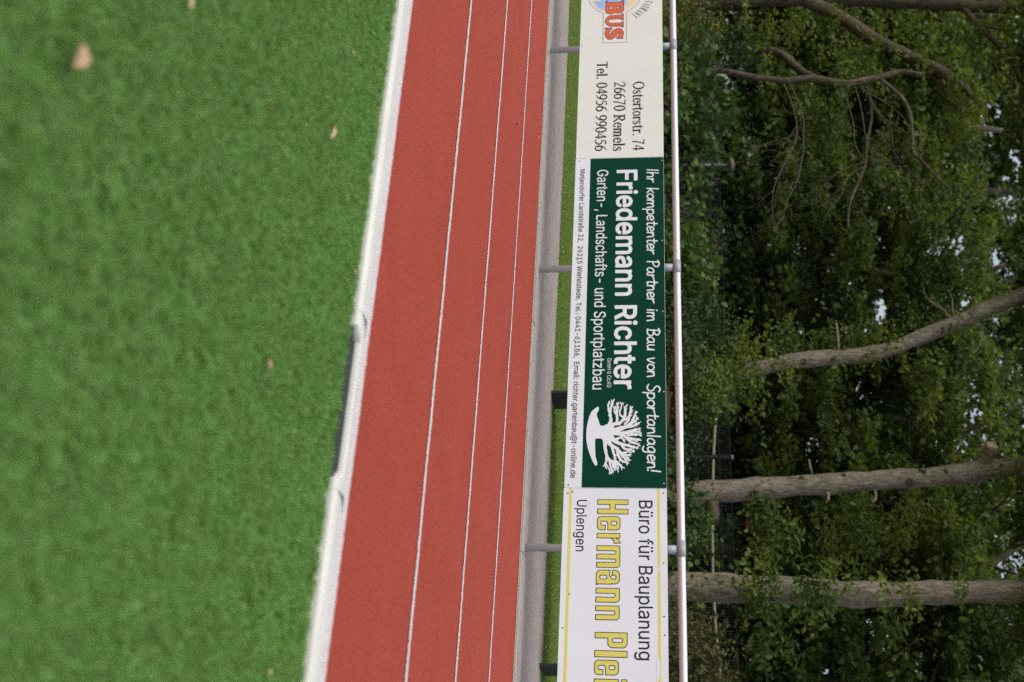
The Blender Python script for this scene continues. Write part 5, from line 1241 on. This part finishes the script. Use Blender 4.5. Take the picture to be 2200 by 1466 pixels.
tE = front_tree('thick pale oak trunk with a sawn branch stub near the top', YE,
  [(1430,1070,60),(1475,1061,50),(1520,1058,50),(1578,1054,50),(1682,1046,45),(1785,1040,45),(1889,1032,43),(1993,1026,42),(2060,1019,45),(2110,1011,46),(2150,1006,42),(2200,1002,38),(2320,985,34)],
  [[(1745,1020,5,-.3),(1740,1000,5,-.4),(1738,988,4,-.4)],[(1778,1060,8,-.3),(1780,1072,6,-.4),(1774,1080,4,-.4)],[(1880,1055,6,-.2),(1882,1070,6,-.3),(1874,1080,4,-.3)]],
  (), [(C_(2450,960,17.5), (3.2,2.4,1.8), 90)],
  [(1640,1100,17.2,.25,100),(1660,1130,17.2,.28,120),(1640,1165,17.2,.28,120),(1690,1150,17.4,.25,90),(1830,1110,18.2,.35,160),(1890,1120,18.4,.4,180),(1860,1160,18.3,.35,150),(1940,1150,18.4,.4,160),(1790,1190,18.4,.35,140),(1960,1090,18.6,.35,120),(1515,1135,17.2,.15,50)], lsize=.105)
o = stub(tE, 2108, 1002, 2132, 958, 34, 27, YE, -.35, M['oak_bark'])
knots(tE, [(1722,1030),(1812,1024),(1982,1014),(1956,1036),(2032,1014),(1620,1060)], YE, .155)
stub(tE, 1530, 1075, 1533, 1122, 28, 26, YE, -.1, M['dark_bark'], False)
knots(tD, [(1726,776),(1862,766),(2022,710),(2041,702),(2083,680),(1790,772)], YD, .105)
front_tree('straight oak trunk with leafy sprouts growing from its bark', YF,
  [(1405,1261,66),(1447,1261,62),(1492,1261,65),(1578,1265,61),(1699,1270,59),(1820,1277,57),(1923,1277,53),(2027,1273,50),(2120,1272,49),(2200,1272,48),(2330,1270,42)],
  (), (), [(C_(2460,1280,16.8), (3.0,2.2,1.8), 90), (C_(2480,1500,16.8), (2.6,2.2,1.8), 60)],
  [(1610,1250,16.3,.2,80),(1620,1285,16.2,.24,110),(1650,1240,16.3,.18,70),(1655,1275,16.3,.18,70),(1640,1305,16.4,.25,90),(1740,1265,16.3,.24,110),(1775,1255,16.3,.24,120),(1770,1290,16.3,.22,90),(1720,1300,16.4,.22,80),(1900,1290,16.3,.14,50),(1955,1265,16.4,.18,60),(1955,1300,16.4,.16,50),(1575,1250,16.2,.08,22),(1540,1250,16.2,.06,16),(1840,1250,16.4,.12,40),(2070,1275,16.4,.16,50),(1500,1285,16.2,.07,18),
   (1650,1345,16.9,.24,90),(1670,1380,17,.25,90),(1640,1400,17,.2,60)], lsize=.10)

# ---- middle trees just behind the fence: four crowns, copied
def mid_kind(label, leaf, h, dens, seed):
    global rng
    rng = np.random.default_rng(seed)
    t = thing('broadleaf_tree', (0, 0, 0), label, 'tree', 'trees of the dark wood behind the mesh fence')
    mb = MB()
    rd = random.Random(seed)
    pts = [(0,0,-.3,.2),(0.02,0,1.2,.16)]
    for i in range(1, 6): pts.append((rd.uniform(-.3,.3)*i*.5, rd.uniform(-.2,.2)*i*.4, 1.2+i*h/6.5, .16-.02*i))
    ptube(mb, pts, 10, .25, .03)
    for i in range(9):
        a = rd.uniform(0, 6.28); z = rd.uniform(2.5, h*.75)
        ptube(mb, [(0,0,z,.06),(math.cos(a)*1.0,math.sin(a)*1.0,z+.5,.045),(math.cos(a)*2.2,math.sin(a)*2.2,z+.9,.02)], 6, .25, 0)
    mb.build('trunk', M['dark_bark'], t, True)
    P = np.concatenate([clumped((0,0,h*.59), (2.9,2.6,h*.39), int(122*dens), 108, .52), clumped((0,0,h*.36), (3.0,2.7,h*.13), int(36*dens), 90, .48)])
    leaves('crown', P, .13, 'clump', M[leaf], t)
    return t
def copy_tree(o, parent=None):
    c = o.copy(); COL.objects.link(c)
    if parent is not None: c.parent = parent; c.matrix_parent_inverse = Matrix.Identity(4)
    for ch in list(o.children): copy_tree(ch, c)
    return c
kinds = [mid_kind('k', 'oak_leaf', 9.0, 1.0, 11), mid_kind('k', 'oak_leaf_dark', 8.2, 1.0, 12), mid_kind('k', 'oak_leaf_light', 8.6, .9, 13)]
spots = [  # row of the photograph, depth Y, kind, turn, scale, label
 (-120,23.5,1,.3,1.25,'dark broadleaf tree behind the fence at the far left edge of the wood'),
 (80,24.6,0,1.3,1.22,'green broadleaf tree behind the long leaning oak limb'),
 (270,25.2,2,2.2,1.2,'light green broadleaf tree behind the drooping dead branches'),
 (430,25.2,1,.9,1.05,'dark broadleaf tree behind the fence right of the small lamp'),
 (590,23.8,0,4.0,1.0,'green broadleaf tree behind the fence with sky gaps at its top'),
 (760,25.0,1,5.1,1.0,'dark broadleaf tree behind the leaning oak trunk'),
 (900,24.0,0,2.9,.98,'green broadleaf tree between the leaning oak and the sawn oak'),
 (1060,25.6,1,.1,1.05,'dark broadleaf tree straight behind the sawn oak trunk'),
 (1180,23.6,2,3.6,1.0,'light green broadleaf tree between the two thick oak trunks'),
 (1310,25.0,0,1.9,1.02,'green broadleaf tree behind the straight oak with sprouts'),
 (1450,23.8,1,2.5,1.0,'dark broadleaf tree behind the fence at the far right edge of the wood'),
]
used = set()
for v, Y, k, rz, s_, lab in spots:
    o = kinds[k] if k not in used else copy_tree(kinds[k])
    used.add(k)
    p = at(1410, v, Y)
    o.location = (p.x, Y, gz(Y)-.1); o.rotation_euler = (0, 0, rz); o.scale = (s_, s_, s_)
    o['label'] = lab
rng = np.random.default_rng(99)

# ---- the wood beyond, one mass
def far_wood():
    P = []
    for i in range(1250):
        Y = rng.uniform(29, 47); v = rng.uniform(-500, 1950)
        p = at(1410, v, Y); z = gz(Y)+17.0*rng.uniform(0, 1)**.9
        up_ = z-gz(Y)
        gap = 4.5 < up_ < 10.5 and 430 < v < 1330
        if gap and rng.uniform() < .86: continue
        P.append(cloud((p.x, Y, z), (1.15, 1.0, .75), 95))
    for i in range(60):
        Y = rng.uniform(36, 48); v = rng.uniform(430, 1450)
        p = at(1410, v, Y)
        P.append(cloud((p.x, Y, gz(Y)+rng.uniform(9.5, 17)), (1.15, 1.0, .75), 95))
    for i in range(240):
        Y = rng.uniform(27, 40); v = rng.uniform(-250, 420)
        p = at(1410, v, Y)
        P.append(cloud((p.x, Y, gz(Y)+rng.uniform(4.5, 14)), (1.15, 1.0, .75), 95))
    P = np.concatenate(P)
    tag(leaves('wood', P, .27, 'clump', M['oak_leaf_dark']), 'dense dark wood closing the view behind the trees', kind='stuff')
    mb = MB()
    for i in range(26):
        Y = random.uniform(28, 40); p = at(1410, random.uniform(-200, 1700), Y)
        mb.tube([(p.x, Y, 0), (p.x+random.uniform(-.3,.3), Y, 5), (p.x+random.uniform(-.8,.8), Y, 11)], [.22, .17, .1], 8)
    tag(mb.build('wood_trunks', M['dark_bark'], None, True), 'far dim trunks of the wood', kind='stuff')
    # low thicket on the ground of the wood
    Q = []
    for i in range(560):
        Y = rng.uniform(22.3, 30); v = rng.uniform(-300, 1750)
        p = at(1410, v, Y)
        Q.append(cloud((p.x, Y, gz(Y)+rng.uniform(0, 2.8)), (1.0, .7, .6), 110))
    tag(leaves('thicket', np.concatenate(Q), .15, 'clump', M['oak_leaf_dark']), 'low dark thicket on the floor of the wood', kind='stuff')
far_wood()

# ---- mesh fence
YFN, ZT = 20.3, 2.36
def fence():
    x_ref = at(1562, 981, YFN).x
    xs_ = [x_ref+2.5*i for i in range(-8, 7)]
    t = thing('mesh_fence', (x_ref, YFN, gz(YFN)), 'dark double rod mesh fence with slim posts at the foot of the wood', 'fence')
    for i, x in enumerate(xs_):
        b = MB(); b.box((x-.03, YFN+.01, gz(YFN)-.2), (x+.03, YFN+.07, ZT+.03)); p_ = b.build('post', M['fence_post'], t)
        c = MB(); c.box((x-.033, YFN+.007, ZT+.03), (x+.033, YFN+.073, ZT+.055)); c.build('post_cap', M['pale_cap'], p_); p_.children[0].matrix_parent_inverse = Matrix.Identity(4)
        if i < len(xs_)-1:
            m_ = MB()
            z0 = ZT-1.6
            for k in range(9):
                z = ZT-.2*k
                m_.box((x+.005, YFN-.014, z-.004), (x+2.495, YFN-.006, z+.004))
            for k in range(50):
                xx = x+.025+.05*k
                m_.box((xx-.0025, YFN-.0055, z0), (xx+.0025, YFN-.0005, ZT+.01))
            m_.build('mesh_panel', M['fence_wire'], t)
fence()

def lamp():
    p = at(1490, 354, 21.0)
    t = thing('garden_lamp', (p.x, 21.0, gz(21)), 'small pole lamp with a grey mushroom shade behind the mesh fence', 'lamp')
    top = at(1566, 355, 21.0)
    mb = MB(); mb.tube([(p.x, 21, gz(21)-.1), (top.x, 21, top.z)], .028, 12); mb.build('pole', M['lamp_metal'], t, True)
    mb = MB(); mb.lathe((top.x, 21, top.z-.01), [(.03,0),(.10,.01),(.165,.045),(.15,.075),(.06,.125),(.0,.135)][::1], 24)
    mb.build('lamp_shade', M['lamp_shade'], t, True)
lamp()
def pipe():
    pts = [(1543,846),(1541,870),(1536,920),(1533,980),(1531,1060),(1530.5,1125),(1531.5,1225),(1535,1310),(1540,1380),(1545,1425),(1550,1470)]
    q = [at(x, y, 21.4) for x, y in pts]
    mb = MB(); qq = spline([tuple(v) for v in q], .2)
    mb.tube([Vector(v) for v in qq], .025, 10)
    tag(mb.build('hose', M['pale_pipe'], None, True), 'pale yellow sagging hose strung behind the mesh fence', 'hose')
    # wooden stake by the leaning oak
    a = at(1462, 786, 18.6); b = at(1561, 792, 18.6)
    mb = MB(); mb.tube([(a.x, 18.6, gz(18.6)-.2), (b.x, 18.6, b.z)], [.042, .036], 10)
    tag(mb.build('stake', M['grey_wood'], None, True), 'weathered grey wooden stake standing beside the leaning oak', 'stake')
    p = at(1605, 1127, 22.2)
    P = np.array(p)+rng.normal(0, 1, (14, 3))*np.array([.035,.03,.035])
    t = thing('rose_bush', (p.x, 22.2, gz(22.2)), 'dark bush with one red blossom behind the fence right of the sawn oak', 'bush')
    mb = MB(); mb.tube([(p.x+.1, 22.2, gz(22.2)-.1), (p.x+.05, 22.2, 1.7), (p.x, 22.2, p.z)], [.02,.014,.006], 6); mb.build('stem', M['dark_bark'], t)
    leaves('blossom', P, .06, 'round', M['red_petal'], t)
    leaves('foliage', cloud((p.x+.1, 22.3, p.z-.6), (.5,.4,.5), 240), .08, 'oval', M['oak_leaf_dark'], t)
pipe()

# ---- undergrowth between railing and fence
def shrub(label, x0, x1, ytop, Y, leaf, kind, lsize, n_stem, per, spread=.16, name='shrub', cat='shrub', seed=1, droop=.2, dens_low=True):
    """shrub spanning rows x0..x1 of the photograph (along the fence), tops at column ytop"""
    rd = random.Random(seed)
    a = at(1440, x0, Y); b = at(1440, x1, Y)
    cx = (a.x+b.x)/2
    t = thing(name, (cx, Y, gz(Y)), label, cat, 'undergrowth shrubs behind the railing')
    mb = MB(); P = []; O = []
    for i in range(n_stem):
        u = x0+(x1-x0)*(i+.5+rd.uniform(-.3,.3))/n_stem
        top = at(ytop-rd.uniform(0, 1)**1.5*(ytop-1450)*.75, u, Y+rd.uniform(-.25,.25))
        bx = top.x*.8+cx*.2+rd.uniform(-.1,.1)
        h = top.z-gz(Y)
        pts = [(bx, Y+rd.uniform(-.1,.1), gz(Y)-.05, .009), ((bx+top.x)/2+rd.uniform(-.08,.08), (Y+top.y)/2, gz(Y)+h*.5, .006), (top.x, top.y, top.z, .003)]
        ptube(mb, pts, 5, .15, 0)
        q = spline(pts, .045)
        nq = len(q)
        idx = np.clip((nq*(1-rng.uniform(0, 1, per)**1.1*.85)).astype(int), 0, nq-1)
        off = rng.normal(0, 1, (per, 3))*np.array([spread, spread, spread*.55])
        P.append(q[idx, :3]+off); O.append(off/np.maximum(np.linalg.norm(off, axis=1)[:, None], 1e-6))
    mb.build('stem', M['twig_bark'], t)
    leaves('foliage', np.concatenate(P), lsize, kind, M[leaf], t, .55, .35, np.concatenate(O))
    return t
shrub('shrub with orange yellow leaves at the foot of the far left oak', 15, 105, 1555, 15.6, 'yellow_leaf', 'oval', .075, 13, 120, .17, seed=3)
shrub('leafy maple saplings right of the orange yellow shrub', 70, 160, 1530, 15.0, 'maple_leaf', 'maple', .095, 10, 60, .15, 'maple_sapling', 'sapling', 4)
shrub('grey green bush below the forked small oak', 90, 150, 1640, 17.6, 'blue_leaf', 'oval', .07, 12, 130, .22, seed=5)
shrub('tall maple saplings before the dark gap right of the crooked oak', 165, 285, 1580, 15.6, 'maple_leaf', 'maple', .105, 14, 60, .16, 'maple_sapling', 'sapling', 6)
shrub('low bright maple seedlings hugging the rail below the crooked oak', 120, 260, 1490, 14.4, 'bright_leaf', 'maple', .09, 12, 30, .12, 'maple_sapling', 'sapling', 7)
shrub('maple sapling with spreading fingers left of the small lamp', 270, 345, 1578, 15.6, 'maple_leaf', 'maple', .11, 9, 52, .15, 'maple_sapling', 'sapling', 8)
shrub('single pale maple sapling standing before the mesh fence right of the lamp', 366, 402, 1520, 15.2, 'bright_leaf', 'maple', .10, 3, 30, .11, 'maple_sapling', 'sapling', 9)
shrub('thin yellow green maple sapling left of the round leaved bush', 430, 478, 1515, 15.2, 'bright_leaf', 'maple', .10, 4, 26, .12, 'maple_sapling', 'sapling', 10)
shrub('fine leaved grey bush between lamp and middle post', 455, 540, 1560, 16.8, 'blue_leaf', 'oval', .055, 14, 150, .18, seed=11)
shrub('round leaved light green bush behind the middle railing post', 505, 612, 1540, 15.2, 'bright_leaf', 'round', .085, 15, 62, .16, seed=12)
shrub('darker round leaved bush right of the middle railing post', 585, 690, 1555, 16.0, 'maple_leaf', 'round', .085, 14, 80, .18, seed=13)
shrub('narrow leaved willow sprouts left of the leaning oak', 665, 745, 1590, 16.2, 'maple_leaf', 'lance', .12, 12, 70, .16, seed=14)
shrub('bluish low bush at the foot of the leaning oak, left side', 640, 790, 1510, 15.0, 'blue_leaf', 'oval', .06, 14, 90, .16, seed=15)
shrub('oak sprouts covering the foot of the leaning oak', 770, 880, 1570, 16.2, 'oak_leaf_light', 'oak', .085, 14, 90, .18, 'oak_sprout', 'shrub', 16)
shrub('small leaved grey green bush right of the leaning oak', 850, 950, 1528, 16.6, 'blue_leaf', 'oval', .06, 14, 140, .2, seed=17)
shrub('low green seedling patch left of the sawn oak', 945, 1050, 1462, 14.6, 'maple_leaf', 'round', .07, 10, 40, .12, seed=18)
shrub('round leaved bush at the foot of the sawn oak', 1075, 1172, 1520, 15.2, 'maple_leaf', 'round', .075, 14, 62, .15, seed=19)
shrub('low plants behind the right railing post', 1150, 1215, 1480, 14.8, 'bright_leaf', 'round', .075, 7, 34, .12, seed=20)
shrub('dry brown brushwood below the sagging hose', 1310, 1400, 1520, 15.2, 'olive_leaf', 'oval', .05, 16, 36, .16, 'dry_brush', 'shrub', 21)
shrub('dull olive shrub at the far right below the hose end', 1350, 1480, 1580, 16.4, 'olive_leaf', 'oak', .08, 16, 100, .2, seed=22)
shrub('low olive weeds right of the straight oak', 1285, 1350, 1475, 14.8, 'olive_leaf', 'oval', .05, 8, 50, .12, seed=23)
# low cover seen in the slit between boards and rail
P = np.stack([rng.uniform(-16, 0.5, 9000), rng.uniform(12.8, 16.5, 9000), np.zeros(9000)], 1)
P[:, 2] = np.interp(P[:, 1], [p[0] for p in PROFILE], [p[1] for p in PROFILE])+rng.uniform(0, .18, 9000)
kk = rng.uniform(0, 1, 9000) < .5+.5*np.sin(P[:, 0]*2.3)*np.sin(P[:, 1]*2+P[:, 0])
tag(leaves('ground_cover', P[kk], .07, 'round', M['olive_leaf']), 'low weeds and seedlings covering the bank', kind='stuff')
